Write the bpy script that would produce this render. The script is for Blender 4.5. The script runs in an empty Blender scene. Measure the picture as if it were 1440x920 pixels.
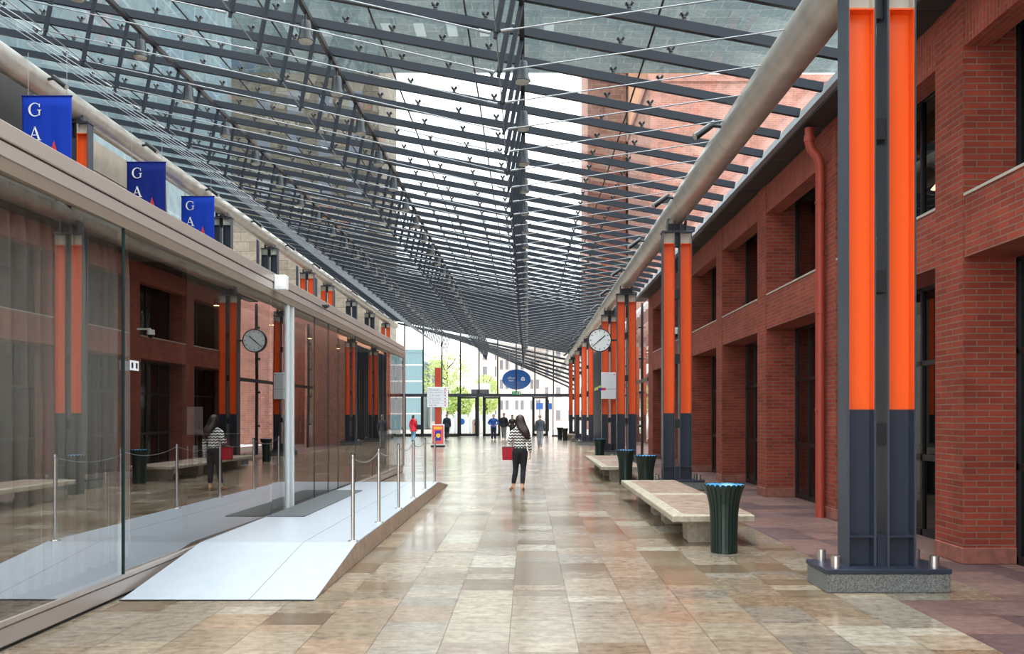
import bpy, bmesh, math, random
from mathutils import Vector, Matrix
random.seed(7)
sc = bpy.context.scene
COL = sc.collection
H = 1.62
PI = math.pi

# ------------------------------------------------------------------ materials
def srgb(r, g, b):
    f = lambda c: c / 12.92 if c <= .04045 else ((c + .055) / 1.055) ** 2.4
    return (f(r / 255), f(g / 255), f(b / 255), 1)

def new_mat(name):
    m = bpy.data.materials.new(name); m.use_nodes = True
    nt = m.node_tree; nt.nodes.clear()
    out = nt.nodes.new('ShaderNodeOutputMaterial')
    return m, nt, out

def pm(name, col, rough=.5, metal=0, spec=.5, noise=None, bump=0, nscale=8, coat=0, emit=0):
    m, nt, out = new_mat(name)
    b = nt.nodes.new('ShaderNodeBsdfPrincipled')
    b.inputs['Base Color'].default_value = col
    b.inputs['Roughness'].default_value = rough
    b.inputs['Metallic'].default_value = metal
    b.inputs['Specular IOR Level'].default_value = spec
    b.inputs['Coat Weight'].default_value = coat
    if emit:
        b.inputs['Emission Color'].default_value = col
        b.inputs['Emission Strength'].default_value = emit
    if noise is not None or bump:
        tc = nt.nodes.new('ShaderNodeTexCoord')
        n = nt.nodes.new('ShaderNodeTexNoise'); n.inputs['Scale'].default_value = nscale
        n.inputs['Detail'].default_value = 5
        nt.links.new(tc.outputs['Object'], n.inputs['Vector'])
        if noise is not None:
            mx = nt.nodes.new('ShaderNodeMixRGB'); mx.inputs[1].default_value = col; mx.inputs[2].default_value = noise
            r = nt.nodes.new('ShaderNodeValToRGB'); r.color_ramp.elements[0].position = .35; r.color_ramp.elements[1].position = .68
            nt.links.new(n.outputs[0], r.inputs[0]); nt.links.new(r.outputs[0], mx.inputs[0])
            nt.links.new(mx.outputs[0], b.inputs['Base Color'])
        if bump:
            bp = nt.nodes.new('ShaderNodeBump'); bp.inputs['Strength'].default_value = bump; bp.inputs['Distance'].default_value = .02
            nt.links.new(n.outputs[0], bp.inputs['Height']); nt.links.new(bp.outputs[0], b.inputs['Normal'])
    nt.links.new(b.outputs[0], out.inputs[0])
    return m

def glass(name, tint, ior=1.5, rough=0.0, bump=0):
    m, nt, out = new_mat(name)
    t = nt.nodes.new('ShaderNodeBsdfTransparent'); t.inputs[0].default_value = tint
    g = nt.nodes.new('ShaderNodeBsdfGlossy'); g.inputs['Roughness'].default_value = rough
    fr = nt.nodes.new('ShaderNodeFresnel'); ge = nt.nodes.new('ShaderNodeNewGeometry')
    mr = nt.nodes.new('ShaderNodeMapRange'); mr.inputs[3].default_value = ior; mr.inputs[4].default_value = 1 / ior   # a thin pane reflects alike from both sides
    nt.links.new(ge.outputs['Backfacing'], mr.inputs[0]); nt.links.new(mr.outputs[0], fr.inputs[0])
    mx = nt.nodes.new('ShaderNodeMixShader')
    if bump:
        tc = nt.nodes.new('ShaderNodeTexCoord'); n = nt.nodes.new('ShaderNodeTexNoise'); n.inputs['Scale'].default_value = .9
        n.inputs['Detail'].default_value = 0
        bp = nt.nodes.new('ShaderNodeBump'); bp.inputs['Strength'].default_value = bump; bp.inputs['Distance'].default_value = .02
        nt.links.new(tc.outputs['Object'], n.inputs['Vector']); nt.links.new(n.outputs[0], bp.inputs['Height'])
        nt.links.new(bp.outputs[0], g.inputs['Normal'])
    nt.links.new(fr.outputs[0], mx.inputs[0]); nt.links.new(t.outputs[0], mx.inputs[1]); nt.links.new(g.outputs[0], mx.inputs[2])
    nt.links.new(mx.outputs[0], out.inputs[0])
    return m

def brick(name, c1, c2, mortar, bw=.28, bh=.07, ms=.010, rough=.8, bump=.5, soldier=False):
    m, nt, out = new_mat(name)
    b = nt.nodes.new('ShaderNodeBsdfPrincipled'); b.inputs['Roughness'].default_value = rough
    b.inputs['Specular IOR Level'].default_value = .3
    uv = nt.nodes.new('ShaderNodeUVMap')
    br = nt.nodes.new('ShaderNodeTexBrick')
    br.inputs['Color1'].default_value = c1; br.inputs['Color2'].default_value = c2; br.inputs['Mortar'].default_value = mortar
    br.inputs['Scale'].default_value = 1; br.inputs['Mortar Size'].default_value = ms
    br.inputs['Brick Width'].default_value = bw; br.inputs['Row Height'].default_value = bh
    br.inputs['Mortar Smooth'].default_value = .2; br.inputs['Bias'].default_value = -.1
    src = uv.outputs[0]
    if soldier:
        mp = nt.nodes.new('ShaderNodeMapping'); mp.inputs['Rotation'].default_value = (0, 0, PI / 2)
        nt.links.new(src, mp.inputs[0]); src = mp.outputs[0]
    nt.links.new(src, br.inputs['Vector'])
    n = nt.nodes.new('ShaderNodeTexNoise'); n.inputs['Scale'].default_value = 2.2; n.inputs['Detail'].default_value = 6
    nt.links.new(uv.outputs[0], n.inputs['Vector'])
    hs = nt.nodes.new('ShaderNodeMixRGB'); hs.blend_type = 'MULTIPLY'; hs.inputs[0].default_value = .55
    nt.links.new(br.outputs['Color'], hs.inputs[1])
    rp = nt.nodes.new('ShaderNodeValToRGB'); rp.color_ramp.elements[0].color = (.45, .45, .45, 1); rp.color_ramp.elements[0].position = .3; rp.color_ramp.elements[1].position = .7
    nt.links.new(n.outputs[0], rp.inputs[0]); nt.links.new(rp.outputs[0], hs.inputs[2])
    nt.links.new(hs.outputs[0], b.inputs['Base Color'])
    bp = nt.nodes.new('ShaderNodeBump'); bp.inputs['Strength'].default_value = bump; bp.inputs['Distance'].default_value = .008; bp.invert = True
    nt.links.new(br.outputs['Fac'], bp.inputs['Height']); nt.links.new(bp.outputs[0], b.inputs['Normal'])
    nt.links.new(b.outputs[0], out.inputs[0])
    return m

def slab_mat(name='slab_stone', rough=(.16, .24), spec=.6):
    m, nt, out = new_mat(name)
    b = nt.nodes.new('ShaderNodeBsdfPrincipled')
    at = nt.nodes.new('ShaderNodeVertexColor'); at.layer_name = 'stone'
    uv = nt.nodes.new('ShaderNodeUVMap')
    mp = nt.nodes.new('ShaderNodeMapping'); mp.inputs['Scale'].default_value = (1.6, 7, 1)
    nt.links.new(uv.outputs[0], mp.inputs[0])
    n = nt.nodes.new('ShaderNodeTexNoise'); n.inputs['Scale'].default_value = 2.2; n.inputs['Detail'].default_value = 9; n.inputs['Roughness'].default_value = .72
    nt.links.new(mp.outputs[0], n.inputs['Vector'])
    rp = nt.nodes.new('ShaderNodeValToRGB'); rp.color_ramp.elements[0].position = .32; rp.color_ramp.elements[1].position = .62
    rp.color_ramp.elements[0].color = (.42, .38, .34, 1); rp.color_ramp.elements[1].color = (1, 1, 1, 1)
    nt.links.new(n.outputs[0], rp.inputs[0])
    mx = nt.nodes.new('ShaderNodeMixRGB'); mx.blend_type = 'MULTIPLY'; mx.inputs[0].default_value = .62
    nt.links.new(at.outputs[0], mx.inputs[1]); nt.links.new(rp.outputs[0], mx.inputs[2])
    n3 = nt.nodes.new('ShaderNodeTexNoise'); n3.inputs['Scale'].default_value = 11; n3.inputs['Detail'].default_value = 6; n3.inputs['Roughness'].default_value = .7
    nt.links.new(uv.outputs[0], n3.inputs['Vector'])
    rp3 = nt.nodes.new('ShaderNodeValToRGB'); rp3.color_ramp.elements[0].position = .36; rp3.color_ramp.elements[1].position = .58
    rp3.color_ramp.elements[0].color = (.45, .42, .38, 1); rp3.color_ramp.elements[1].color = (1, 1, 1, 1)
    nt.links.new(n3.outputs[0], rp3.inputs[0])
    mx3 = nt.nodes.new('ShaderNodeMixRGB'); mx3.blend_type = 'MULTIPLY'; mx3.inputs[0].default_value = .6
    nt.links.new(mx.outputs[0], mx3.inputs[1]); nt.links.new(rp3.outputs[0], mx3.inputs[2])
    nt.links.new(mx3.outputs[0], b.inputs['Base Color'])
    n2 = nt.nodes.new('ShaderNodeTexNoise'); n2.inputs['Scale'].default_value = 1.3; n2.inputs['Detail'].default_value = 3
    nt.links.new(uv.outputs[0], n2.inputs['Vector'])
    mr = nt.nodes.new('ShaderNodeMapRange'); mr.inputs[1].default_value = .3; mr.inputs[2].default_value = .7; mr.inputs[3].default_value = rough[0]; mr.inputs[4].default_value = rough[1]
    nt.links.new(n2.outputs[0], mr.inputs[0]); nt.links.new(mr.outputs[0], b.inputs['Roughness'])
    b.inputs['Specular IOR Level'].default_value = spec
    bp = nt.nodes.new('ShaderNodeBump'); bp.inputs['Strength'].default_value = .05; bp.inputs['Distance'].default_value = .003
    nt.links.new(n.outputs[0], bp.inputs['Height']); nt.links.new(bp.outputs[0], b.inputs['Normal'])
    nt.links.new(b.outputs[0], out.inputs[0])
    return m

def zigzag_mat():
    m, nt, out = new_mat('zigzag_knit')
    b = nt.nodes.new('ShaderNodeBsdfPrincipled'); b.inputs['Roughness'].default_value = .85
    tc = nt.nodes.new('ShaderNodeTexCoord'); sx = nt.nodes.new('ShaderNodeSeparateXYZ')
    nt.links.new(tc.outputs['Object'], sx.inputs[0])
    def mth(op, a, c):
        n = nt.nodes.new('ShaderNodeMath'); n.operation = op
        for i, v in enumerate((a, c)):
            if isinstance(v, (int, float)): n.inputs[i].default_value = v
            else: nt.links.new(v, n.inputs[i])
        return n.outputs[0]
    tri = mth('PINGPONG', mth('ADD', sx.outputs[0], 5.0), .034)
    v = mth('ADD', sx.outputs[2], mth('MULTIPLY', tri, .75))
    fr = mth('FRACT', mth('MULTIPLY', v, 1 / .062), 0)
    st = mth('GREATER_THAN', fr, .5)
    mx = nt.nodes.new('ShaderNodeMixRGB'); mx.inputs[1].default_value = (.012, .011, .012, 1); mx.inputs[2].default_value = (.8, .77, .72, 1)
    nt.links.new(st, mx.inputs[0]); nt.links.new(mx.outputs[0], b.inputs['Base Color'])
    nt.links.new(b.outputs[0], out.inputs[0])
    return m

M = {}
M['steel_dark'] = pm('steel_dark', srgb(58, 63, 72), .38, .0, .5)
M['roof_steel'] = pm('roof_steel', srgb(30, 35, 44), .5, .0, .25)
M['orange'] = pm('orange_paint', (.80, .105, .008, 1), .36)
M['navy'] = pm('navy_paint', srgb(39, 46, 60), .36)
M['black'] = pm('black_steel', srgb(26, 26, 28), .4)
M['rod'] = pm('rod_steel', srgb(140, 143, 147), .4, .6)
M['stainless'] = pm('stainless', srgb(205, 200, 196), .26, .9)
M['tube'] = pm('brushed_tube', srgb(196, 189, 180), .36, .55, noise=srgb(178, 170, 160), nscale=3)
M['capwhite'] = pm('cap_white', srgb(200, 198, 185), .5)
M['granite'] = pm('granite', srgb(120, 122, 118), .6, noise=srgb(60, 62, 62), nscale=85)
M['concrete'] = pm('concrete', srgb(178, 166, 148), .65, noise=srgb(150, 138, 120), nscale=14, bump=.15)
M['bench_stone'] = pm('bench_stone', srgb(160, 136, 120), .5, noise=srgb(128, 106, 94), nscale=5)
M['brick'] = brick('red_brick', srgb(160, 70, 51), srgb(134, 56, 42), srgb(132, 104, 90), ms=.007)
M['brick_soldier'] = brick('red_brick_soldier', srgb(160, 70, 51), srgb(138, 58, 43), srgb(132, 104, 90), ms=.007, soldier=True)
M['brick_far'] = brick('salmon_brick', srgb(186, 124, 106), srgb(168, 110, 96), srgb(186, 150, 136), bw=.4, bh=.12, ms=.012, bump=.1)
M['salmon'] = pm('sunlit_salmon', srgb(250, 186, 148), .7, noise=srgb(244, 174, 138), nscale=1)  # sunlight on a tower side, put into the base colour
M['brick_brown'] = brick('brown_brick', srgb(170, 110, 92), srgb(140, 92, 80), srgb(170, 140, 125), bw=1.8, bh=.6, ms=.03, bump=.1)
M['tan_panel'] = brick('tan_panels', srgb(150, 140, 124), srgb(128, 118, 104), srgb(100, 94, 86), bw=2.2, bh=1.1, ms=.03, bump=.05)
M['pinkstone'] = pm('plinth_stone', srgb(150, 92, 78), .7, noise=srgb(120, 74, 64), nscale=9)
M['coping'] = pm('coping', srgb(180, 172, 162), .6)
M['soffit'] = pm('soffit', srgb(120, 116, 112), .7)
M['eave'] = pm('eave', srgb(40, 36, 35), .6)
M['gutter'] = pm('gutter', srgb(170, 178, 186), .3, .6)
M['taupe'] = pm('taupe_metal', srgb(176, 164, 156), .34, .35)
M['white_frame'] = pm('white_frame', srgb(200, 205, 206), .4)
M['white'] = pm('white_paint', srgb(232, 232, 230), .45)
M['ramp'] = pm('ramp_white', srgb(180, 186, 194), .3, noise=srgb(173, 180, 189), nscale=7)
M['ramp_side'] = pm('ramp_side', srgb(176, 150, 132), .5, noise=srgb(150, 126, 108), nscale=12)
M['mat'] = pm('mat_grey', srgb(92, 94, 96), .9, bump=.4, nscale=120)
M['slab'] = slab_mat()
M['paver'] = slab_mat('paver_stone', (.42, .6), .3)
M['teal_panel'] = brick('teal_panels', srgb(118, 136, 140), srgb(104, 122, 127), srgb(136, 150, 154), bw=2.6, bh=1.6, ms=.06, bump=.02)
M['soffit_teal'] = pm('soffit_teal', srgb(150, 166, 170), .5)
M['joint_teal'] = pm('joint_teal', srgb(30, 48, 46), .6, spec=.2)
M['joint'] = pm('joint', srgb(112, 100, 88), .8)
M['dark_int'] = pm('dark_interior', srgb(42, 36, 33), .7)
M['int_floor'] = pm('interior_floor', srgb(74, 62, 52), .3)
M['int_wall'] = pm('interior_wall', srgb(78, 58, 48), .7)
M['int_ceil'] = pm('interior_ceiling', srgb(150, 138, 126), .7)
M['header'] = pm('header_metal', srgb(132, 118, 104), .4, .2)
M['curtain'] = pm('curtain_cloth', srgb(206, 198, 190), .9)
M['roofglass'] = glass('roof_glass', (.78, .85, .86, 1), 1.5)
M['facade_glass'] = glass('facade_glass', (.74, .76, .76, 1), 6.5, 0, .03)
M['end_glass'] = glass('end_glass', (.95, .98, .97, 1), 1.35)
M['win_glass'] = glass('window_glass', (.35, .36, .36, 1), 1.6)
M['pipe'] = pm('downpipe_paint', srgb(158, 62, 46), .45)
M['bin'] = pm('bin_green', srgb(22, 40, 33), .35)
M['bag_blue'] = pm('bag_blue', srgb(54, 132, 184), .4)
M['blue'] = pm('banner_blue', (.003, .032, .34, 1), .7, spec=.2)
M['navyblue'] = pm('banner_navy', (.003, .013, .15, 1), .7, spec=.2)
M['letter'] = pm('letter_white', srgb(228, 226, 214), .6)
M['redshape'] = pm('banner_red', srgb(176, 42, 50), .6)
M['lampgrey'] = pm('lamp_grey', srgb(42, 45, 49), .35, .3)
M['lampglass'] = pm('lamp_diffuser', srgb(158, 154, 146), .3)
M['face'] = pm('clock_face', srgb(226, 228, 228), .4)
M['beige_wall'] = pm('beige_wall', srgb(150, 138, 124), .7, noise=srgb(132, 120, 108), nscale=2)
M['pale_wall'] = pm('pale_wall', srgb(214, 214, 206), .6)
M['plaza'] = pm('plaza', srgb(196, 190, 184), .7, noise=srgb(180, 174, 168), nscale=2)
M['purple'] = None
M['leaf'] = pm('leaf', srgb(182, 204, 104), .7, noise=srgb(208, 222, 150), nscale=2)
M['bark'] = pm('bark', srgb(90, 76, 60), .9)
M['bwhite'] = pm('white_render', srgb(244, 240, 236), .7)
M['bpink'] = pm('pale_render', srgb(244, 234, 228), .7)
M['bglass'] = pm('blue_glass', srgb(150, 178, 186), .2, .2)
M['bwin'] = pm('window_grey', srgb(132, 138, 148), .35)
M['bluesign'] = pm('sign_blue', srgb(24, 92, 172), .4)
M['green'] = pm('sign_green', srgb(30, 165, 95), .4)
M['signwhite'] = pm('sign_white', srgb(225, 228, 234), .4)
M['signtext'] = pm('sign_text', srgb(95, 110, 135), .5)
M['magenta'] = pm('magenta', srgb(210, 30, 80), .4)
M['purpleblue'] = pm('purple_blue', srgb(60, 50, 160), .4)
M['lime'] = pm('lime', srgb(196, 210, 110), .5)
M['redpost'] = pm('red_post', srgb(176, 62, 40), .5)
M['posterred'] = pm('poster_red', srgb(224, 92, 92), .5)
M['yellow'] = pm('poster_yellow', srgb(240, 190, 60), .5)
M['skin'] = pm('skin', srgb(214, 160, 132), .55)
M['hair'] = pm('hair_brown', srgb(58, 38, 32), .45, noise=srgb(34, 22, 20), nscale=14)
M['hair_dark'] = pm('hair_dark', srgb(40, 34, 32), .5)
M['hair_grey'] = pm('hair_grey', srgb(130, 118, 108), .6)
M['cloth_black'] = pm('cloth_black', srgb(24, 25, 30), .8)
M['cloth_navy'] = pm('cloth_navy', srgb(28, 36, 58), .8)
M['cloth_blue'] = pm('cloth_blue', srgb(24, 74, 150), .7)
M['cloth_red'] = pm('cloth_red', srgb(214, 32, 52), .7)
M['cloth_grey'] = pm('cloth_grey', srgb(120, 122, 126), .8)
M['cloth_char'] = pm('cloth_charcoal', srgb(58, 62, 68), .75)
M['denim'] = pm('denim', srgb(120, 165, 200), .8)
M['shoe_tan'] = pm('shoe_tan', srgb(196, 150, 110), .5)
M['shoe_dark'] = pm('shoe_dark', srgb(40, 34, 32), .5)
M['bag_red'] = pm('bag_red', srgb(168, 8, 34), .45, spec=.25)
M['bag_red_dark'] = pm('bag_red_trim', srgb(110, 10, 28), .35)
M['eye'] = pm('eye', srgb(30, 24, 22), .3)
M['lip'] = pm('lip', srgb(176, 96, 88), .5)
M['zigzag'] = zigzag_mat()
M['warm'] = pm('warm_lamp', (1, .62, .25, 1), .5, emit=4)

# ------------------------------------------------------------------ mesh helpers
class MB:
    def __init__(s): s.v = []; s.f = []; s.mi = []; s.sm = []; s.cur = 0; s.smooth = False; s.fc = {}
    def add(s, vs, fs, smooth=None):
        b = len(s.v); s.v += [tuple(v) for v in vs]
        for f in fs:
            s.f.append(tuple(b + i for i in f)); s.mi.append(s.cur); s.sm.append(s.smooth if smooth is None else smooth)
        return s
    def box(s, x0, x1, y0, y1, z0, z1):
        return s.add([(x0, y0, z0), (x1, y0, z0), (x1, y1, z0), (x0, y1, z0), (x0, y0, z1), (x1, y0, z1), (x1, y1, z1), (x0, y1, z1)],
                     [(0, 3, 2, 1), (4, 5, 6, 7), (0, 1, 5, 4), (1, 2, 6, 5), (2, 3, 7, 6), (3, 0, 4, 7)])
    def bbox(s, x0, x1, y0, y1, z0, z1, c=.006):   # chamfered box
        cx, cy, cz = (x0 + x1) / 2, (y0 + y1) / 2, (z0 + z1) / 2
        bm = bmesh.new(); bmesh.ops.create_cube(bm, size=1)
        for v in bm.verts: v.co = Vector((cx + v.co.x * (x1 - x0), cy + v.co.y * (y1 - y0), cz + v.co.z * (z1 - z0)))
        bmesh.ops.bevel(bm, geom=list(bm.edges), offset=c, segments=1, affect='EDGES')
        bm.verts.index_update()
        s.add([v.co for v in bm.verts], [[v.index for v in f.verts] for f in bm.faces]); bm.free()
        return s
    def obox(s, p0, p1, w, h, up=(0, 0, 1)):   # bar from p0 to p1, w across, h along up
        p0, p1 = Vector(p0), Vector(p1); d = (p1 - p0).normalized(); u = Vector(up)
        a = d.cross(u).normalized(); u = a.cross(d).normalized()
        vs = []
        for p in (p0, p1):
            for q in ((-1, -1), (1, -1), (1, 1), (-1, 1)): vs.append(p + a * (q[0] * w / 2) + u * (q[1] * h / 2))
        return s.add(vs, [(0, 1, 2, 3), (7, 6, 5, 4), (0, 4, 5, 1), (1, 5, 6, 2), (2, 6, 7, 3), (3, 7, 4, 0)])
    def cyl(s, p0, p1, r0, r1=None, n=12, cap=True):
        r1 = r0 if r1 is None else r1
        p0, p1 = Vector(p0), Vector(p1); d = (p1 - p0).normalized()
        a = d.orthogonal().normalized(); b = d.cross(a)
        vs = []
        for p, r in ((p0, r0), (p1, r1)):
            for i in range(n):
                t = 2 * PI * i / n; vs.append(p + a * (r * math.cos(t)) + b * (r * math.sin(t)))
        s.add(vs, [(i, (i + 1) % n, n + (i + 1) % n, n + i) for i in range(n)], smooth=True)
        if cap: s.add(vs, [tuple(range(n - 1, -1, -1)), tuple(range(n, 2 * n))], smooth=False)
        return s
    def tube(s, pts, r, n=8):
        pts = [Vector(p) for p in pts]; k = len(pts); vs = []
        prev = None
        for i, p in enumerate(pts):
            d = (pts[min(i + 1, k - 1)] - pts[max(i - 1, 0)]).normalized()
            a = d.orthogonal().normalized() if prev is None else (prev - d * prev.dot(d)).normalized()
            prev = a; b = d.cross(a); rr = r[i] if isinstance(r, (list, tuple)) else r
            for j in range(n):
                t = 2 * PI * j / n; vs.append(p + a * (rr * math.cos(t)) + b * (rr * math.sin(t)))
        fs = [(i * n + j, i * n + (j + 1) % n, (i + 1) * n + (j + 1) % n, (i + 1) * n + j) for i in range(k - 1) for j in range(n)]
        s.add(vs, fs, smooth=True); s.add(vs, [tuple(range(n - 1, -1, -1)), tuple(range((k - 1) * n, k * n))], smooth=False)
        return s
    def loft(s, rings, n=16, cap=True, axis='z'):   # rings (cx,cy,z,rx,ry)
        vs = []
        for (cx, cy, z, rx, ry) in rings:
            for j in range(n):
                t = 2 * PI * j / n; vs.append((cx + rx * math.cos(t), cy + ry * math.sin(t), z))
        k = len(rings)
        fs = [(i * n + j, i * n + (j + 1) % n, (i + 1) * n + (j + 1) % n, (i + 1) * n + j) for i in range(k - 1) for j in range(n)]
        s.add(vs, fs, smooth=True)
        if cap: s.add(vs, [tuple(range(n - 1, -1, -1)), tuple(range((k - 1) * n, k * n))], smooth=False)
        return s
    def prism(s, poly, y0, y1):   # polygon in xz extruded along y
        n = len(poly)
        vs = [(x, y0, z) for x, z in poly] + [(x, y1, z) for x, z in poly]
        return s.add(vs, [tuple(range(n)), tuple(range(2 * n - 1, n - 1, -1))] + [(i, n + i, n + (i + 1) % n, (i + 1) % n) for i in range(n)])
    def yprism(s, poly, x0, x1):  # polygon in yz extruded along x
        n = len(poly)
        vs = [(x0, y, z) for y, z in poly] + [(x1, y, z) for y, z in poly]
        return s.add(vs, [tuple(range(n - 1, -1, -1)), tuple(range(n, 2 * n))] + [(i, (i + 1) % n, n + (i + 1) % n, n + i) for i in range(n)])
    def mesh(s, name, mats):
        me = bpy.data.meshes.new(name); me.from_pydata(s.v, [], s.f)
        for m in (mats if isinstance(mats, (list, tuple)) else [mats]): me.materials.append(m)
        me.polygons.foreach_set('material_index', s.mi); me.polygons.foreach_set('use_smooth', s.sm)
        uv = me.uv_layers.new(name='UVMap').data
        for p in me.polygons:
            nx, ny, nz = (abs(c) for c in p.normal)
            for li in p.loop_indices:
                x, y, z = me.vertices[me.loops[li].vertex_index].co
                uv[li].uv = (y, z) if nx >= ny and nx >= nz else ((x, z) if ny >= nz else (x, y))
        me.update(); return me
    def build(s, name, mats, parent=None, loc=None):
        o = bpy.data.objects.new(name, s.mesh(name, mats)); COL.objects.link(o)
        if parent: o.parent = parent
        if loc: o.location = loc
        return o

def empty(name, loc=(0, 0, 0), rz=0):
    o = bpy.data.objects.new(name, None); COL.objects.link(o); o.location = loc; o.rotation_euler = (0, 0, rz)
    o.empty_display_size = .1
    return o
def tag(o, label=None, cat=None, group=None, kind=None):
    if label: o['label'] = label
    if cat: o['category'] = cat
    if group: o['group'] = group
    if kind: o['kind'] = kind
    return o
def thing(name, label, cat, loc=(0, 0, 0), rz=0, group=None):
    return tag(empty(name, loc, rz), label, cat, group)
def structure(name, loc=(0, 0, 0)):
    return tag(empty(name, loc), kind='structure')
def kids(o): return [c for c in COL.objects if c.parent == o]
def copy_tree(o, parent=None):
    c = o.copy(); COL.objects.link(c); c.parent = parent
    for ch in kids(o): copy_tree(ch, c)
    return c
def text(s, size, mat, parent, loc, rot=(PI / 2, 0, 0), name='lettering', align='CENTER', ext=.002):
    cu = bpy.data.curves.new(name, 'FONT'); cu.body = s; cu.size = size; cu.align_x = align; cu.align_y = 'CENTER'; cu.extrude = ext
    t = bpy.data.objects.new(name, cu); COL.objects.link(t)
    dg = bpy.context.evaluated_depsgraph_get(); dg.update()
    me = bpy.data.meshes.new_from_object(t.evaluated_get(dg)); bpy.data.objects.remove(t)
    me.materials.clear(); me.materials.append(mat)
    o = bpy.data.objects.new(name, me); COL.objects.link(o); o.parent = parent; o.location = loc; o.rotation_euler = rot
    return o
ORD = ['nearest', 'second', 'third', 'fourth', 'fifth', 'sixth', 'seventh', 'eighth', 'ninth', 'tenth', 'eleventh', 'twelfth', 'thirteenth', 'fourteenth', 'fifteenth',
       'sixteenth', 'seventeenth', 'eighteenth', 'nineteenth', 'twentieth', 'twenty-first', 'twenty-second', 'twenty-third', 'twenty-fourth', 'twenty-fifth', 'twenty-sixth', 'twenty-seventh', 'twenty-eighth', 'twenty-ninth', 'thirtieth']

# ------------------------------------------------------------------ layout numbers
YE = 69.8            # glass end wall
GX = -3.62           # pavilion glass plane
WX = 4.75            # hall face of the brick wall
CX = 3.30            # right column row
LX = -10.4           # far column row
SL = .187
def zb(x): return 6.43 - SL * (x - 3.3)     # underside of rafters
RT = (3.3, 6.15, .26)
LT = (-10.4, 8.71, .26)

# ------------------------------------------------------------------ floor
def floor():
    mb = MB(); cols = []
    pal = [srgb(178, 162, 142), srgb(158, 141, 121), srgb(136, 117, 97), srgb(172, 158, 142), srgb(160, 149, 136), srgb(172, 148, 126), srgb(194, 184, 168), srgb(148, 127, 105), srgb(166, 148, 128)]
    wts = [4, 5, 3, 4, 4, 2, 1.6, 4, 5]
    pur = [srgb(134, 106, 102), srgb(144, 114, 108), srgb(122, 98, 98), srgb(140, 108, 102), srgb(114, 90, 92)]
    g = .0018
    def slab(x0, x1, y0, y1, c):
        if x1 - x0 < .02 or y1 - y0 < .02: return
        k = random.uniform(.74, .94)
        mb.add([(x0 + g, y0 + g, 0), (x1 - g, y0 + g, 0), (x1 - g, y1 - g, 0), (x0 + g, y1 - g, 0)], [(0, 1, 2, 3)])
        cols.append((c[0] * k, c[1] * k, c[2] * k, 1))
    bays = [(y - .60, y + .75) for y in (8.41, 19.7, 29.75, 35.9, 49, 55.6, 64.2)]
    p = .486; x0 = -.1324
    k0 = math.floor((-11.3 - x0) / p)
    for k in range(k0, 10):
        xa, xb = x0 + k * p, x0 + (k + 1) * p
        y = -6.2
        while y < YE:
            yn = min(y + 2.41, YE)
            cuts = [y]; c = y
            while True:
                c += random.choice([.24, .3, .4, .5, .6, .8])
                if c > yn - .15: break
                cuts.append(c)
            cuts.append(yn)
            for a, b in zip(cuts, cuts[1:]):
                if xb < -3.55 and b < 25.6: continue
                xl, xr = max(xa, -3.6) if b < 25.6 else xa, xb
                if xl >= 3.25: continue
                xr = min(xr, 3.25)
                slab(xl, xr, a, b, random.choices(pal, wts)[0])
            y = yn
    # darker red paving along the brick wall
    for ba, bb in bays:                       # the beige paving steps out round each column
        for xa, xb in ((3.25, 3.73), (3.73, 4.21)):
            for a, b in ((ba, ba + .42), (ba + .42, ba + .9), (ba + .9, bb)): slab(xa, xb, a, b, random.choices(pal, wts)[0])
    # darker red paving along the brick wall
    mb.cur = 2
    def rows(ya, yb):
        n = max(1, round((yb - ya) / .62)); return [(ya + (yb - ya) * k / n, ya + (yb - ya) * (k + 1) / n) for k in range(n)]
    free = []; y = -6.2
    for ba, bb in bays: free.append((y, ba)); y = bb
    free.append((y, YE))
    for ya, yb in free:
        for a, b in rows(ya, yb):
            for u, v in ((3.25, 3.8), (3.8, 4.21)): slab(u, v, a, b, random.choice(pur))
    for a, b in rows(-6.2, YE):
        xs = [4.21]
        while xs[-1] < 5.9: xs.append(xs[-1] + random.choice([.6, .9, .75]))
        for u, v in zip(xs, xs[1:]): slab(u, v, a, b, random.choice(pur))
    nslab = len(mb.f)
    mb.cur = 1
    mb.add([(-12, -6.5, -.006), (8.5, -6.5, -.006), (8.5, YE, -.006), (-12, YE, -.006)], [(0, 1, 2, 3)])
    o = mb.build('floor', [M['slab'], M['joint'], M['paver']])
    ca = o.data.color_attributes.new('stone', 'FLOAT_COLOR', 'CORNER')
    for i, pl in enumerate(o.data.polygons):
        c = cols[i] if i < nslab else (.2, .18, .15, 1)
        for li in pl.loop_indices: ca.data[li].color = c
    tag(o, kind='structure')
floor()
tag(MB().add([(-80, YE, -.01), (80, YE, -.01), (80, 220, -.01), (-80, 220, -.01)], [(0, 1, 2, 3)]).build('ground', M['plaza']), kind='structure')

# ------------------------------------------------------------------ glass roof
ceil = structure('ceiling')
YK = [12.72 + 1.08 * k for k in range(-17, 53)]
XA, XB, XC = -.08, -3.29, -6.68
XR, XL = 4.22, -11.3
RH, RW = .125, .075
for y in YK:
    MB().obox((XL, y, zb(XL) + RH / 2), (XR, y, zb(XR) + RH / 2), RW, RH).build('rafter', M['roof_steel'], ceil)
zg = .26
seams = [XL - .1, -9.0, -7.6, -5.8, -4.2, -2.4, -.9, 1.75, XR + .13]
for a, b in zip(seams, seams[1:]):
    MB().add([(a + .012, -5.6, zb(a) + zg), (b - .012, -5.6, zb(b) + zg), (b - .012, YE, zb(b) + zg), (a + .012, YE, zb(a) + zg)], [(0, 1, 2, 3)]).build('glass_pane', M['roofglass'], ceil)
for x in seams[1:-1]:
    MB().box(x - .014, x + .014, -5.6, YE, zb(x) + zg - .006, zb(x) + zg + .006).build('glass_seam', M['black'], ceil)
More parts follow.
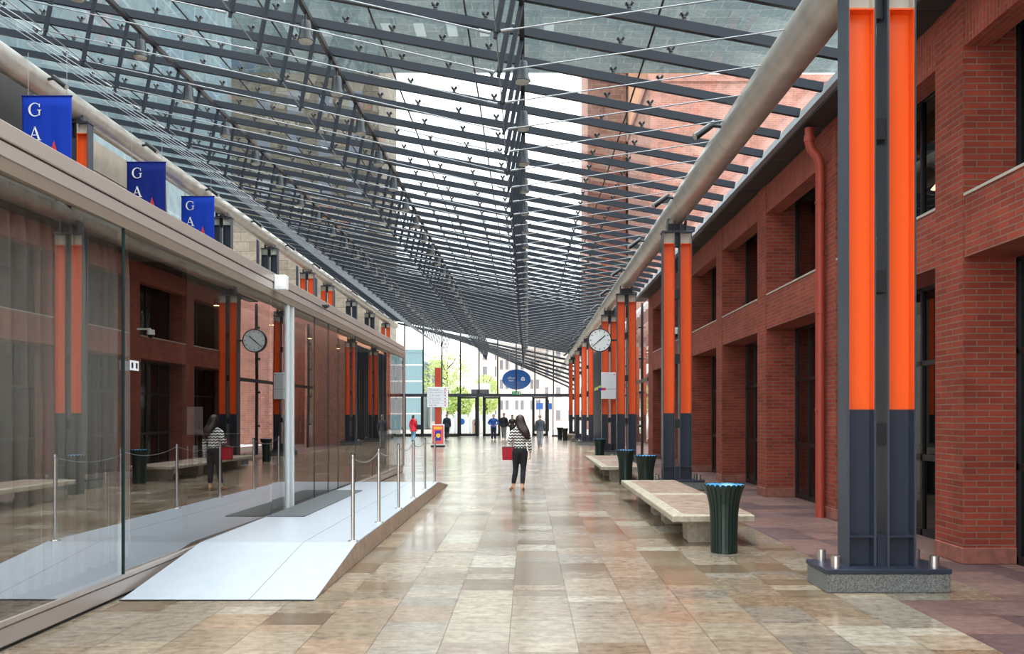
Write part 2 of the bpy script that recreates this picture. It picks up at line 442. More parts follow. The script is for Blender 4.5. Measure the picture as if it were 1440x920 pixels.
# chord rails under the rafters, struts, tie rods
for x in (XA, XB, XC):
    MB().box(x - .035, x + .035, -4.6, YE + (6.5 if x != XA else .6), zb(x) - .075, zb(x)).build('chord_rail', M['black'], ceil)
sn, cs = math.sin(.187), math.cos(.187)
SLN = {XA: 1.38, XB: 1.27, XC: 1.19}
def bot(x): return (x - SLN[x] * sn, zb(x) - SLN[x] * cs)
def strut(mb, x, y):
    bx, bz = bot(x)
    mb.cyl((x, y, zb(x) - .03), (bx, y, bz), .034, n=8)
    mb.cyl((bx + .012, y, bz + .06), (bx - .012, y, bz - .06), .024, n=6)
    return mb
rest_s, rest_t, rest_c = MB(), MB(), MB()
vis = [y for y in YK if y > 8]
rest_y = [y for y in YK if y <= 8]
n = 0
for i, y in enumerate(vis):
    for x in (XA, XB, XC):
        if n < 100: strut(MB(), x, y).build('strut', M['roof_steel'], ceil); n += 1
        else: strut(rest_s, x, y)
for k in range(6):
    for x in (XB, XC): strut(rest_s, x, YE + .7 + 1.08 * k)
tag(rest_s.build('strut', M['roof_steel'], ceil), kind='stuff')
def rods(y):
    A, B, C = bot(XA), bot(XB), bot(XC)
    yield (A[0] + .05, y, A[1] + .02), (RT[0] - .24, y, RT[1] + .06)
    yield (A[0] - .06, y, A[1]), (B[0] + .06, y, B[1])
    yield (B[0] - .06, y, B[1]), (C[0] + .06, y, C[1])
    yield (C[0] - .06, y, C[1]), (LT[0] + .2, y, LT[1] + .5)
def rod(mb, a, b):
    mb.cyl(a, b, .0085, n=6)
    d = (Vector(b) - Vector(a)).normalized()
    mb.cyl(Vector(a), Vector(a) + d * .13, .017, n=6)
    return mb
n = 0
for y in vis:
    for a, b in rods(y):
        if n < 96: rod(MB(), a, b).build('tie_rod', M['rod'], ceil); n += 1
        else: rod(rest_t, a, b)
tag(rest_t.build('tie_rod', M['rod'], ceil), kind='stuff')
for x in (XA, XB, XC):
    bx, bz = bot(x)
    MB().cyl((bx, 6, bz), (bx, YE - .4, bz), .008, n=6).build('bottom_cable', M['rod'], ceil)
def clamp(mb, x, y):
    z = zb(x) + RH
    mb.cyl((x, y, z), (x, y, z + .05), .018, n=6)
    for sx in (-1, 1):
        for sy in (-1, 1): mb.obox((x + sx * .045, y + sy * .04, z + .105), (x, y, z + .05), .024, .024)
    mb.cyl((x, y, z + .04), (x, y, z + .075), .03, n=8)
    mb.cyl((x, y, z - .02), (x, y, z + .02), .035, n=8)
    return mb
n = 0
for y in vis:
    for x in seams[1:-1]:
        for dx in (-.42, .3):
            if n < 98: clamp(MB(), x + dx, y).build('glass_clamp', M['black'], ceil); n += 1
            else: clamp(rest_c, x + dx, y)
tag(rest_c.build('glass_clamp', M['black'], ceil), kind='stuff')
# edge tubes
for (x, z, r), nm in ((RT, 'edge_tube'), (LT, 'edge_tube')):
    mb = MB()
    mb.cyl((x, -5.5, z), (x, YE + (.0 if x < 0 else 22), z), r, n=40, cap=True)
    o = mb.build(nm, M['tube'], ceil)
    for y in range(2, 70, 6):
        MB().cyl((x, y + .35, z), (x, y + .362, z), r + .003, n=40).build('tube_joint', M['taupe'], ceil)
# packers between tube and rafters
for (x, z, r) in (RT, LT):
    mb = MB()
    for y in YK: mb.box(x - .04, x + .04, y - .03, y + .03, z + r - .02, zb(x) + .01)
    tag(mb.build('rafter_seat', M['black'], ceil), kind='stuff')
# gutter and dark eave along the brick wall
MB().obox((4.33, -5.6, 6.34), (4.33, 36, 6.34), .10, .12).build('gutter', M['gutter'], ceil)
mb = MB(); mb.box(4.38, WX + .02, -5.6, 36, 6.24, 6.34)
mb.build('eave_board', M['eave'], ceil)
for k in range(20):
    y = -4 + 2.02 * k
    MB().box(4.40, WX - .02, y, y + .012, 6.232, 6.242).build('eave_joint', M['black'], ceil)
# canopy outside the end wall: folds down towards its far edge
NC = 8
def can(t, u):   # t 0..1 away from wall, u 0..1 left to right
    xl, xr = XL + (-5.7 - XL) * min(1, t * 1.0), 4.6
    x = xl + (xr - xl) * u
    y = YE + .2 + t * (4 + 11 * u)
    drop = 2.1 * t * u ** 1.15
    return Vector((x, y, zb(x) - drop))
for i in range(1, NC):
    t = i / (NC - 1)
    MB().obox(can(t, 0), can(t, 1), .1, .15).build('canopy_rafter', M['roof_steel'], ceil)
mb = MB(); nu, nt_ = 10, 6
vs = [can(j / nt_, i / nu) + Vector((0, 0, .2)) for j in range(nt_ + 1) for i in range(nu + 1)]
mb.add(vs, [(j * (nu + 1) + i, j * (nu + 1) + i + 1, (j + 1) * (nu + 1) + i + 1, (j + 1) * (nu + 1) + i) for j in range(nt_) for i in range(nu)])
mb.build('canopy_glass', M['roofglass'], ceil)

# bell lamps under the chords
def bell_lamp(name):
    t = empty(name)
    MB().cyl((0, 0, 0), (0, 0, -.12), .015, n=8).build('stem', M['black'], t)
    mb = MB(); mb.loft([(0, 0, -.12, .07, .07), (0, 0, -.16, .085, .085), (0, 0, -.32, .095, .095), (0, 0, -.39, .12, .12), (0, 0, -.41, .125, .125)], n=16)
    mb.build('shade', M['lampgrey'], t)
    MB().loft([(0, 0, -.412, .112, .112), (0, 0, -.435, .10, .10), (0, 0, -.45, .06, .06)], n=16).build('diffuser', M['lampglass'], t)
    return t
proto = None
for x, nm in ((XA, 'middle strut row'), (XB, 'strut row over the ramp'), (XC, 'strut row closest to the far tube')):
    k = 0
    for i, y in enumerate(vis):
        if i % 2 or y < 11 or y > 66: continue
        yy = y + .45
        o = bell_lamp('pendant_lamp') if proto is None else copy_tree(proto)
        if proto is None: proto = o
        o.location = (x, yy, zb(x) - .075)
        tag(o, 'grey bell lamp, %s along the %s' % (ORD[k], nm), 'lamp', 'bell lamps under the glass roof'); k += 1

# floodlights on the tubes
def floodlight(side):
    t = empty('spotlight')
    MB().cyl((0, 0, 0), (side * .12, 0, .02), .03, n=10).build('bracket', M['lampgrey'], t)
    a = Vector((side * .14, .02, .03)); d = Vector((side * .55, -.15, -.42)).normalized()
    MB().cyl(a - d * .06, a + d * .36, .052, .06, n=14).build('lamp_body', M['black'], t)
    MB().cyl(a + d * .361, a + d * .372, .05, n=14).build('lens', M['lampglass'], t)
    return t
pr = floodlight(-1); pl = floodlight(1)
for k in range(12):
    y = 14 + 4.6 * k
    o = pr if k == 0 else copy_tree(pr)
    o.location = (RT[0] - .255, y, RT[1] + .03)
    tag(o, 'black floodlight, %s along the tube on the brick side' % ORD[k], 'floodlight', 'floodlights on the steel tubes')
for k in range(12):
    y = 14.2 + 4.6 * k
    o = pl if k == 0 else copy_tree(pl)
    o.location = (LT[0] + .255, y, LT[1] + .03)
    tag(o, 'black floodlight, %s along the far tube above the pavilion' % ORD[k], 'floodlight', 'floodlights on the steel tubes')

# ------------------------------------------------------------------ columns
def column(top, tz, colour=True):
    t = empty('steel_column')
    pz, bz = .175, .218
    MB().bbox(-.565, .565, -.29, .29, 0, pz, .008).build('plinth', M['granite'], t)
    MB().bbox(-.575, .575, -.30, .30, pz, bz, .006).build('base_plate', M['navy'], t)
    for sx in (-1, 1):
        for sy in (-1, 1):
            MB().cyl((sx * .455, sy * .20, bz), (sx * .455, sy * .20, bz + .11), .044, n=20).build('anchor_cap', M['stainless'], t)
    zt = top + .24
    for sx in (-1, 1):
        c = sx * .1865; w = .1345
        mb = MB()
        mb.box(c - w, c - w + .018, -.13, .13, bz, zt); mb.box(c + w - .018, c + w, -.13, .13, bz, zt)
        mb.box(c - w + .018, c + w - .018, -.008, .008, bz, zt)
        o = mb.build('profile', M['steel_dark'], t)
        for sy in (-1, 1):
            def lining(z0, z1, nm, m):
                mb = MB(); x0, x1 = c - w + .018, c + w - .018
                ya, yb = sorted((sy * .008, sy * .012)); mb.box(x0, x1, ya, yb, z0, z1)
                ya, yb = sorted((sy * .008, sy * .1295)); mb.box(x0, x0 + .004, ya, yb, z0, z1); mb.box(x1 - .004, x1, ya, yb, z0, z1)
                # weld fillet
                mb.prism([(x1 - .03, 0), (x1 - .004, 0), (x1 - .004, 1)], 0, 0) if False else None
                return mb.build(nm, m, o)
            lining(1.68, top, 'orange_panel', M['orange'] if colour else M['navy'])
            lining(bz, 1.68, 'navy_panel', M['navy'])
            lining(top + .004, zt, 'white_panel', M['capwhite'])
            ya, yb = sorted((sy * .012, sy * .125))
            MB().box(c - w + .022, c + w - .022, ya, yb, .485, .505).build('stiffener', M['navy'], o)
            MB().box(c - w + .022, c + w - .022, ya, yb, top - .012, top + .004).build('stiffener', M['orange'] if colour else M['navy'], o)
    mb = MB()
    mb.box(-.034, -.022, -.118, -.105, bz, .49); mb.box(.022, .034, -.118, -.105, bz, .49); mb.box(-.052, .052, -.118, .118, .485, .5)
    mb.box(-.05, .05, -.104, -.096, bz, .49)
    mb.build('foot_rib', M['navy'], t)
    for z in [1.45 + 1.43 * k for k in range(int((top - 1.5) / 1.43) + 1)]:
        MB().box(-.05, .05, -.09, .09, z - .1, z + .1).build('spacer', M['black'], t)
    MB().box(-.045, .045, -.05, .05, top - .06, zt - .01).build('spacer', M['black'], t)
    MB().bbox(-.345, .345, -.15, .15, zt, zt + .04, .004).build('cap_plate', M['steel_dark'], t)
    mb = MB()
    zz = tz - .27
    for x in (-.2, -.06, .06, .2):
        h = tz - math.sqrt(max(0, .262 ** 2 - (abs(x) - .011) ** 2))
        mb.box(x - .01, x + .01, -.12, .12, zt + .04, h - .003)
    mb.box(-.2, .2, -.012, .012, zt + .04, zz - .002)
    mb.build('saddle', M['steel_dark'], t)
    return t
RY = [8.41, 19.7, 29.75, 35.9, 49.0, 55.6, 64.2]
proto = column(5.42, RT[1])
rl = ['nearest twin column, orange over navy, beside the green bin by the flat bench', 'second orange twin column in the brick-side row, beside the wide bin', 'third orange twin column, carrying the round clock',
      'fourth orange twin column, with the white display box', 'fifth orange twin column in the brick-side row, past the side opening', 'sixth orange twin column in the brick-side row', 'last orange twin column in the brick-side row before the glass doors']
for i, y in enumerate(RY):
    o = proto if i == 0 else copy_tree(proto)
    o.location = (CX, y, 0); tag(o, rl[i], 'column', 'columns along the brick side', 'thing')
LYS = [(9.5, 1), (20.5, 1), (30.3, 0), (35.9, 0), (42.0, 1), (46.2, 1), (52.5, 0), (58.5, 0), (65.2, 1)]
pc = pd = None
ln = 0
for i, (y, c) in enumerate(LYS):
    if y < 15: continue
    src = pc if c else pd
    o = column(8.1, LT[1], bool(c)) if src is None else copy_tree(src)
    if c and pc is None: pc = o
    if not c and pd is None: pd = o
    o.location = (LX, y, 0)
    tag(o, 'tall %s twin column behind the pavilion, %s from the camera under the far tube' % ('orange' if c else 'dark steel', ORD[ln]), 'column', 'columns under the far tube', 'thing'); ln += 1

# ------------------------------------------------------------------ brick wall with deep openings
wr = structure('wall_right')
PY = [1.68 + 4.01 * k for k in range(-1, 9)]       # near edge of each pier
PL, PDEP = .66, .62
WT = 6.22
for k, y in enumerate(PY):
    MB().box(WX, WX + PDEP + .3, y, y + PL, .18, WT).build('pier', M['brick'], wr)
    MB().bbox(WX - .012, WX + PDEP, y - .012, y + PL + .012, 0, .18, .008).build('pier_base', M['pinkstone'], wr)
for k, (a, b) in enumerate(zip(PY, PY[1:])):
    y0, y1 = a + PL, b
    if y1 < 3: continue
    MB().box(WX + .015, WX + PDEP, y0, y1, 3.35, 4.02).build('spandrel', M['brick'], wr)
    MB().box(WX + .005, WX + PDEP, y0, y1, 4.02, 4.05).build('coping', M['coping'], wr)
    MB().box(WX + .015, WX + .30, y0, y1, 5.66, WT).build('lintel', M['brick_soldier'], wr)
    MB().box(WX + .30, WX + PDEP + .3, y0, y1, 5.9, WT).build('recess_soffit', M['soffit'], wr)
    for lvl, (z0, z1) in enumerate(((0, 3.35), (4.05, 5.9))):
        w = structure('window_%d' % (k * 2 + lvl + 1))
        X = WX + PDEP - .04
        mb = MB(); t = .05
        mb.box(X, X + .06, y0, y0 + t, z0, z1); mb.box(X, X + .06, y1 - t, y1, z0, z1)
        mb.box(X, X + .06, y0, y1, z0, z0 + .09); mb.box(X, X + .06, y0, y1, z1 - t, z1)
        ym = (y0 + y1) / 2
        mb.box(X, X + .06, ym - .03, ym + .03, z0, z1)
        if lvl == 0:
            mb.box(X, X + .06, y0, y1, 1.02, 1.10); mb.box(X, X + .06, y0, y1, 2.3, 2.36)
            mb.box(X, X + .06, y0 + .8, y0 + .85, z0, z1); mb.box(X, X + .06, y1 - .85, y1 - .8, z0, z1)
        mb.build('window_frame', M['black'], w)
        MB().add([(X + .03, y0, z0), (X + .03, y1, z0), (X + .03, y1, z1), (X + .03, y0, z1)], [(0, 1, 2, 3)]).build('pane', M['win_glass'], w)
# rooms behind the openings
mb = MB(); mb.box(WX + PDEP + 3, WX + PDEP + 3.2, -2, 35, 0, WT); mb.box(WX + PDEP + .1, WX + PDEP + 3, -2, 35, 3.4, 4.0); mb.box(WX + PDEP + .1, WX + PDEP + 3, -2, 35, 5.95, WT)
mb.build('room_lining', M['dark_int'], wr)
MB().box(WX, WX + 3.8, 34.4, 35.0, 0, WT).build('end_return', M['brick'], wr)
MB().box(WX, 16, -5.8, 35.0, WT, WT + .3).build('roof_slab', M['eave'], wr)
MB().box(WX, WX + .4, -5.8, 1.0, 0, WT).build('near_wall', M['brick'], wr)
# far part of the same side: grey vertical steel cladding after the side opening
MB().box(WX + .2, WX + .4, 46, YE, 0, 6.25).build('brick_backing', M['brick_far'], wr)
mb = MB()
for k in range(22): mb.box(WX + .04, WX + .2, 55.6 + .6 * k, 55.75 + .6 * k, 0, 6.25)
mb.build('steel_cladding', M['navy'], wr)
# slim posts of the side opening
for y in (36.9, 39.6, 42.4, 45.2):
    mb = MB(); mb.box(WX - .05, WX + .05, y - .05, y + .05, 0, 6.3)
    for z in (1.2, 2.6, 4.0, 5.3): mb.cyl((WX - .14, y, z), (WX - .02, y, z), .05, n=8)
    mb.build('opening_post', M['black'], wr)
MB().box(WX - .04, WX + .04, 35, 46, 3.0, 3.14).build('opening_rail', M['black'], wr)
MB().add([(WX, 35, 0), (WX, 46, 0), (WX, 46, 6.2), (WX, 35, 6.2)], [(0, 1, 2, 3)]).build('opening_glass', M['end_glass'], wr)

dp = thing('downpipe', 'terracotta painted downpipe running down the brick pier behind the nearest column', 'pipe', (4.655, 14.15, 0))
pts = [(0, 0, 0), (0, 0, 5.55), (-.01, .0, 5.66), (-.05, .0, 5.76), (-.14, .0, 5.86), (-.17, .0, 5.95), (-.17, .0, 6.2)]
MB().tube(pts, .072, n=16).build('pipe', M['pipe'], dp)
for z in (1.7, 3.25, 5.0): MB().cyl((0, 0, z), (0, 0, z + .035), .082, n=16).build('clip', M['pipe'], dp)
MB().cyl((-.17, 0, 5.98), (-.17, 0, 6.08), .085, n=16).build('collar', M['pipe'], dp)

dc = thing('mounted_dome_camera', 'small white dome camera on the brick wall behind the second column', 'camera', (WX, 26.2, 4.2))
MB().obox((0, 0, 0), (-.4, 0, 0), .05, .05).build('arm', M['white'], dc)
MB().loft([(-.4, 0, -.02, .1, .1), (-.4, 0, -.12, .11, .11), (-.4, 0, -.17, .11, .11)], n=16).build('housing', M['white'], dc)
MB().loft([(-.4, 0, -.17, .1, .1), (-.4, 0, -.23, .08, .08), (-.4, 0, -.27, .03, .03)], n=16).build('dome', M['lampgrey'], dc)
for k, (x, y, z) in enumerate(((6.25, 13.3, 5.35), (6.5, 14.1, 5.3))):
    t = thing('pendant_lamp', ['small warm lamp glowing inside the upper window beside the nearest column', 'second warm lamp deeper inside the same upper window'][k], 'lamp', (x, y, z))
    MB().cyl((0, 0, 0), (0, 0, .6), .006, n=6).build('cord', M['black'], t)
    MB().loft([(0, 0, -.08, .1, .1), (0, 0, 0, .03, .03)], n=12).build('shade', M['warm'], t)

# ------------------------------------------------------------------ pavilion (glass front with taupe fascia)
wl = structure('wall_left')
Y0, Y1 = 1.5, 25.9
ZB, ZT, ZF = .21, 3.39, 3.63
MB().box(GX - .06, GX - .02, Y0, Y1, .0, .06).build('toe_plate', M['black'], wl)
MB().bbox(GX - .08, GX + .0, Y0, Y1, .02, .155, .008).build('base_rail', M['taupe'], wl)
MB().box(GX - .05, GX - .01, Y0, Y1, .155, .162).build('base_gap', M['black'], wl)
MB().bbox(GX - .08, GX + .012, Y0, Y1, .162, ZB, .006).build('track', M['taupe'], wl)
MB().bbox(GX - .3, GX + .06, Y0, Y1 + .05, 3.505, ZF, .008).build('fascia', M['taupe'], wl)
MB().box(GX - .3, GX + .045, Y0, Y1 + .05, 3.49, 3.505).build('fascia_gap', M['black'], wl)
MB().bbox(GX - .3, GX + .05, Y0, Y1 + .05, ZT, 3.49, .004).build('head_track', M['taupe'], wl)
joints = [Y0, 4.4, 7.91, 12.5, 13.5, 15.03, 16.1, 16.95, 18.6, 20.6, 23.0, Y1]
for a, b in zip(joints, joints[1:]):
    e = .0125 * (b - a) / 2          # each pane sits a touch out of line, as hung panes do
    MB().add([(GX - e, a + .006, ZB), (GX + e, b - .006, ZB), (GX + e, b - .006, ZT), (GX - e, a + .006, ZT)], [(0, 1, 2, 3)]).build('glass_pane', M['facade_glass'], wl)
for y in joints[1:-1]:
    if y == 13.5: continue
    MB().box(GX + (.006 if y < 10 else .012), GX + (.034 if y < 10 else .020), y - .006, y + .006, ZB, 3.29).build('glass_joint', M['joint_teal'], wl)
MB().box(GX - .05, GX + .03, 13.33, 13.42, ZB, ZT).build('door_post', M['white_frame'], wl)
MB().box(GX - .05, GX + .03, 13.58, 13.68, ZB, ZT).build('door_post', M['white_frame'], wl)
MB().box(GX - .03, GX + .03, Y1 - .03, Y1 + .03, .16, ZT).build('corner_post', M['taupe'], wl)
MB().add([(GX, Y1, ZB), (-9.6, Y1, ZB), (-9.6, Y1, ZT), (GX, Y1, ZT)], [(0, 1, 2, 3)]).build('end_glass', M['end_glass'], wl)
MB().box(-9.6, -4.1, Y1 - .16, Y1 - .06, .19, 3.46).build('end_lining', M['dark_int'], wl)
MB().box(GX - .03, GX + .042, Y0, Y1, 3.29, ZT + .01).build('header', M['header'], wl)
MB().box(-9.6, GX - .3, Y0, Y1 + .05, 3.46, 3.62).build('pavilion_roof', M['int_ceil'], wl)
MB().box(-9.6, GX - .09, Y0, Y1, 0, .19).build('pavilion_floor', M['int_floor'], wl)
MB().box(-9.6, -9.4, Y0, Y1, .19, 3.46).build('pavilion_back', M['int_wall'], wl)
MB().box(-9.6, GX - .1, Y0 - .2, Y0, 0, 3.62).build('pavilion_side', M['int_wall'], wl)
MB().box(-9.4, GX - .5, 10.6, 10.75, .19, 3.46).build('partition', M['dark_int'], wl)
# hall side wall behind the far columns
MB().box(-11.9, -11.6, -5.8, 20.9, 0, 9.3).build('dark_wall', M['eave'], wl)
MB().box(-11.8, -11.6, 20.9, 28.6, 0, 9.0).build('beige_panel', M['beige_wall'], wl)
for k in range(10):
    MB().box(-11.6, -11.58, 20.9, 28.6, 1 + .8 * k, 1.012 + .8 * k).build('panel_line', M['taupe'], wl)
MB().box(-11.8, -11.6, 33.0, 58.0, 0, 7.4).build('pale_panel', M['pale_wall'], wl)
for y in (34, 38, 41, 44.5, 48.5, 53, 57):
    MB().box(-11.6, -11.5, y, y + .12, 0, 9.2).build('wall_post', M['navy'], wl)
MB().box(-11.8, -11.6, 58.0, YE, 0, 8.0).build('rear_panel', M['beige_wall'], wl)
# curtain behind the first panes
def curtain(y0, y1, name, label, amp=.085, wl_=.2, x=GX - .34):
    mb = MB(); n = int((y1 - y0) / .012); vs = []
    for j in range(n + 1):
        y = y0 + (y1 - y0) * j / n
        ph = 2 * PI * y / wl_ + 1.2 * math.sin(y * 1.7) + .6 * math.sin(y * 5.1)
        for z, k in ((.24, 1.0), (1.6, .9), (2.9, .7), (3.40, .45)):
            vs.append((x + amp * k * math.sin(ph) + .02 * math.sin(3 * ph + z), y, z))
    fs = [(4 * j + i, 4 * (j + 1) + i, 4 * (j + 1) + i + 1, 4 * j + i + 1) for j in range(n) for i in range(3)]
    mb.add(vs, fs, smooth=True)
    t = thing(name, label, 'curtain')
    o = mb.build('drape', M['curtain'], t); sd = o.modifiers.new('thick', 'SOLIDIFY'); sd.thickness = .004
    MB().cyl((x, y0, 3.42), (x, y1, 3.42), .014, n=8).build('track', M['taupe'], t)
curtain(4.6, 7.84, 'curtain', 'long grey pleated curtain behind the nearest pavilion glass')
curtain(8.0, 8.75, 'curtain', 'short end of grey curtain gathered past the first dark glass joint', .06, .15)

# reception counter seen through the glass
rc = thing('reception_counter', 'dark reception counter inside the glass pavilion', 'counter', (-6.4, 16.6, .195))
MB().bbox(-.45, .45, -1.7, 1.7, 0, 1.02, .01).build('body', M['int_wall'], rc)
MB().bbox(-.55, .55, -1.8, 1.8, 1.02, 1.07, .008).build('worktop', M['dark_int'], rc)
mo = thing('monitor', 'black monitor standing on the reception counter', 'monitor', (-6.4, 15.6, 1.268))
MB().bbox(-.12, .12, -.1, .1, 0, .02, .004).build('foot', M['black'], mo)
MB().cyl((0, 0, .02), (0, 0, .2), .02, n=8).build('stem', M['black'], mo)
MB().bbox(-.25, .25, -.02, .02, .14, .5, .006).build('screen', M['black'], mo)
ps = thing('poster_stand', 'white framed poster propped on the reception counter', 'poster', (-6.35, 16.5, 1.268))
MB().bbox(-.32, .32, -.012, .012, .0, .52, .004).build('board', M['signwhite'], ps)
MB().box(-.2, -.02, -.016, -.012, .1, .42).build('picture_panel', M['cloth_grey'], ps)
for k in range(3):
    lf = thing('leaflet', 'white leaflet on the counter front, %s from the curtain' % ORD[k], 'leaflet', (-5.935, 15.4 + .45 * k, .75), 0, 'leaflets on the reception counter')
    MB().box(0, .012, -.11, .11, 0, .34).build('sheet', M['signwhite'], lf)
    for j in range(5): MB().box(.012, .014, -.08, .08, .05 + .05 * j, .062 + .05 * j).build('text_line', M['signtext'], lf)
# pavilion ceiling spots
for k in range(7):
    t = thing('ceiling_spot', 'small warm ceiling spot inside the pavilion, %s from the camera' % ORD[k], 'lamp', (-4.9, 5.0 + 3.0 * k, 3.46), 0, 'ceiling spots in the pavilion')
    MB().cyl((0, 0, -.1), (0, 0, 0), .05, n=12).build('housing', M['black'], t)
    MB().cyl((0, 0, -.104), (0, 0, -.1), .042, n=12).build('lens', M['warm'], t)

# small fixtures on the pavilion front
sb = thing('mounted_sensor', 'white square sensor box on the fascia above the glass door', 'sensor', (GX + .062, 12.5, 3.40))
MB().bbox(0, .165, -.02, .12, 0, .2, .006).build('housing', M['white'], sb)
MB().box(.03, .14, -.024, -.02, .03, .05).build('sensor_strip', M['signwhite'], sb)
sc2 = thing('mounted_camera', 'tiny black camera on the taupe fascia past the glass door', 'camera', (GX + .062, 15.4, 3.53))
MB().cyl((0, 0, 0), (.08, 0, 0), .02, n=8).build('bracket', M['black'], sc2)
MB().cyl((.08, .06, .0), (.08, -.1, -.03), .035, n=10).build('camera_body', M['black'], sc2)
vs_ = thing('notice_sign', 'small white notice with two black symbols on pavilion glass', 'sign', (GX + .02, 8.13, 2.08))
MB().box(0, .004, -.09, .09, -.045, .045).build('plate', M['signwhite'], vs_)
for y in (-.045, .045): MB().box(.004, .006, y - .018, y + .018, -.025, .025).build('symbol', M['black'], vs_)

# ------------------------------------------------------------------ banners
def ribbon(mb, pts, ws, y0, y1):   # flat stroke in xz with width list
    n = len(pts); L = []; R = []
    for i, (x, z) in enumerate(pts):
        a = pts[max(i - 1, 0)]; b = pts[min(i + 1, n - 1)]
        dx, dz = b[0] - a[0], b[1] - a[1]; l = math.hypot(dx, dz) or 1
        w = ws[i] / 2; L.append((x - dz / l * w, z + dx / l * w)); R.append((x + dz / l * w, z - dx / l * w))
    for i in range(n - 1):
        q = [L[i], L[i + 1], R[i + 1], R[i]]
        mb.add([(x, y0, z) for x, z in q] + [(x, y1, z) for x, z in q], [(0, 1, 2, 3), (7, 6, 5, 4), (0, 4, 5, 1), (1, 5, 6, 2), (2, 6, 7, 3), (3, 7, 4, 0)])
def letterG(s):
    mb = MB(); pts = []; ws = []
    for i in range(25):
        a = math.radians(42 + 290 * i / 24)
        pts.append((s * .42 * math.cos(a), s * .48 * math.sin(a)))
        ws.append(s * (.05 + .10 * max(0, -math.cos(a)) ** 1.5))
    ribbon(mb, pts, ws, -.006, 0)
    mb.box(s * .27, s * .37, -.006, 0, -s * .42, -s * .02); mb.box(s * .17, s * .47, -.006, 0, -s * .05, -s * .0)
    mb.box(s * .30, s * .35, -.006, 0, s * .18, s * .44)
    return mb
def letterA(s):
    mb = MB()
    ribbon(mb, [(-s * .34, -s * .46), (0, s * .5)], [s * .05, s * .05], -.006, 0)
    ribbon(mb, [(s * .32, -s * .46), (-s * .02, s * .5)], [s * .13, s * .13], -.006, 0)
    ribbon(mb, [(-s * .22, -s * .12), (s * .2, -s * .12)], [s * .05, s * .05], -.006, 0)
    mb.box(-s * .47, -s * .2, -.006, 0, -s * .5, -s * .45); mb.box(s * .15, s * .47, -.006, 0, -s * .5, -s * .45)
    return mb
def banner(blue):
    t = empty('hanging_banner')
    W, Ht = 1.0, 2.9
    mb = MB(); n = 24; vs = []
    for i in range(n + 1):
        x = -W / 2 + W * i / n
        for j in range(13):
            z = -Ht * j / 12; k = j / 12
            vs.append((x, .022 * k * math.sin(x * 11 + 1) + .012 * k * math.sin(x * 23 + z), z))
    mb.add(vs, [(13 * i + j, 13 * (i + 1) + j, 13 * (i + 1) + j + 1, 13 * i + j + 1) for i in range(n) for j in range(12)], smooth=True)
    o = mb.build('cloth', blue, t); sd = o.modifiers.new('thick', 'SOLIDIFY'); sd.thickness = .003
    MB().cyl((-W / 2 - .01, 0, -.015), (W / 2 + .01, 0, -.015), .016, n=10).build('top_bar', M['navyblue'], t)
    for x in (-.38, .4):
        MB().cyl((x, 0, 0), (x, .0, .86), .006, n=6).build('wire', M['rod'], t)
    o = letterG(.27).build('letter', M['letter'], t, (-.22, -.035, -.30))
    o = letterA(.27).build('letter', M['letter'], t, (-.22, -.04, -.78))
    mb = MB(); mb.add([(-.08, -.042, -1.75), (.42, -.042, -1.75), (.16, -.042, -.92)], [(0, 1, 2)]); mb.add([(-.08, -.036, -1.75), (.42, -.036, -1.75), (.16, -.036, -.92)], [(2, 1, 0)])
    rs = mb.build('red_shape', M['redshape'], t)
    mb = MB(); pts = [(.12 + .045 * math.cos(a), -1.2 + .045 * math.sin(a)) for a in [2 * PI * i / 16 for i in range(17)]]
    ribbon(mb, pts, [.022] * 17, -.052, -.044)
    mb.build('ring', M['letter'], rs)
    return t
for i, (x, y, b, l) in enumerate(((-9.68, 17.9, 'blue', 'bright blue hanging banner with white letters G A, nearest of three'),
                                  (-9.78, 22.8, 'navyblue', 'dark navy hanging banner with white letters G A, the middle one'),
                                  (-9.98, 26.9, 'blue', 'bright blue hanging banner with white letters G A, farthest of three'))):
    o = banner(M[b]); o.location = (x, y, H + .667 * (-x) + .03 * (0))
    tag(o, l, 'banner', 'letter banners above the pavilion')

# ------------------------------------------------------------------ ramp, mat, posts, chains
rp = thing('entrance_ramp', 'white entrance ramp and landing along the glass pavilion', 'ramp')
zl = .235
prof = [(7.8, .0), (9.72, zl), (18.6, zl), (20.9, .0)]
mb = MB()
xl, xr = GX + .045, -1.87
mb.yprism([(7.8, .004), (9.72, zl - .012), (18.6, zl - .012), (20.9, .004)], xl, xr - .004)
mb.build('side_panel', M['ramp_side'], rp)
for a, b in zip(prof, prof[1:]):
    (ya, za), (yb, zb_) = a, b
    MB().yprism([(ya, max(za - .012, .001)), (yb, max(zb_ - .012, .001)), (yb, zb_ + .004), (ya, za + .004)], xl, xr).build('deck_plate', M['ramp'], rp)
MB().box(xl, xr, 7.775, 7.8, .001, .008).build('edge_strip', M['black'], rp)
for (ya, za), (yb, zb_) in zip(prof, prof[1:]):
    MB().yprism([(ya, za + .0035), (yb, zb_ + .0035), (yb, zb_ + .0052), (ya, za + .0052)], -2.452, -2.447).build('deck_seam', M['mat'], rp)
tag(MB().bbox(GX + .06, -3.05, 12.15, 16.4, zl + .006, zl + .018, .004).build('door_mat', M['mat']), 'dark grey door mat on the white landing before glass door', 'mat')
py = [9.79, 11.5, 13.24, 14.97, 16.68, 18.45]
pp = None
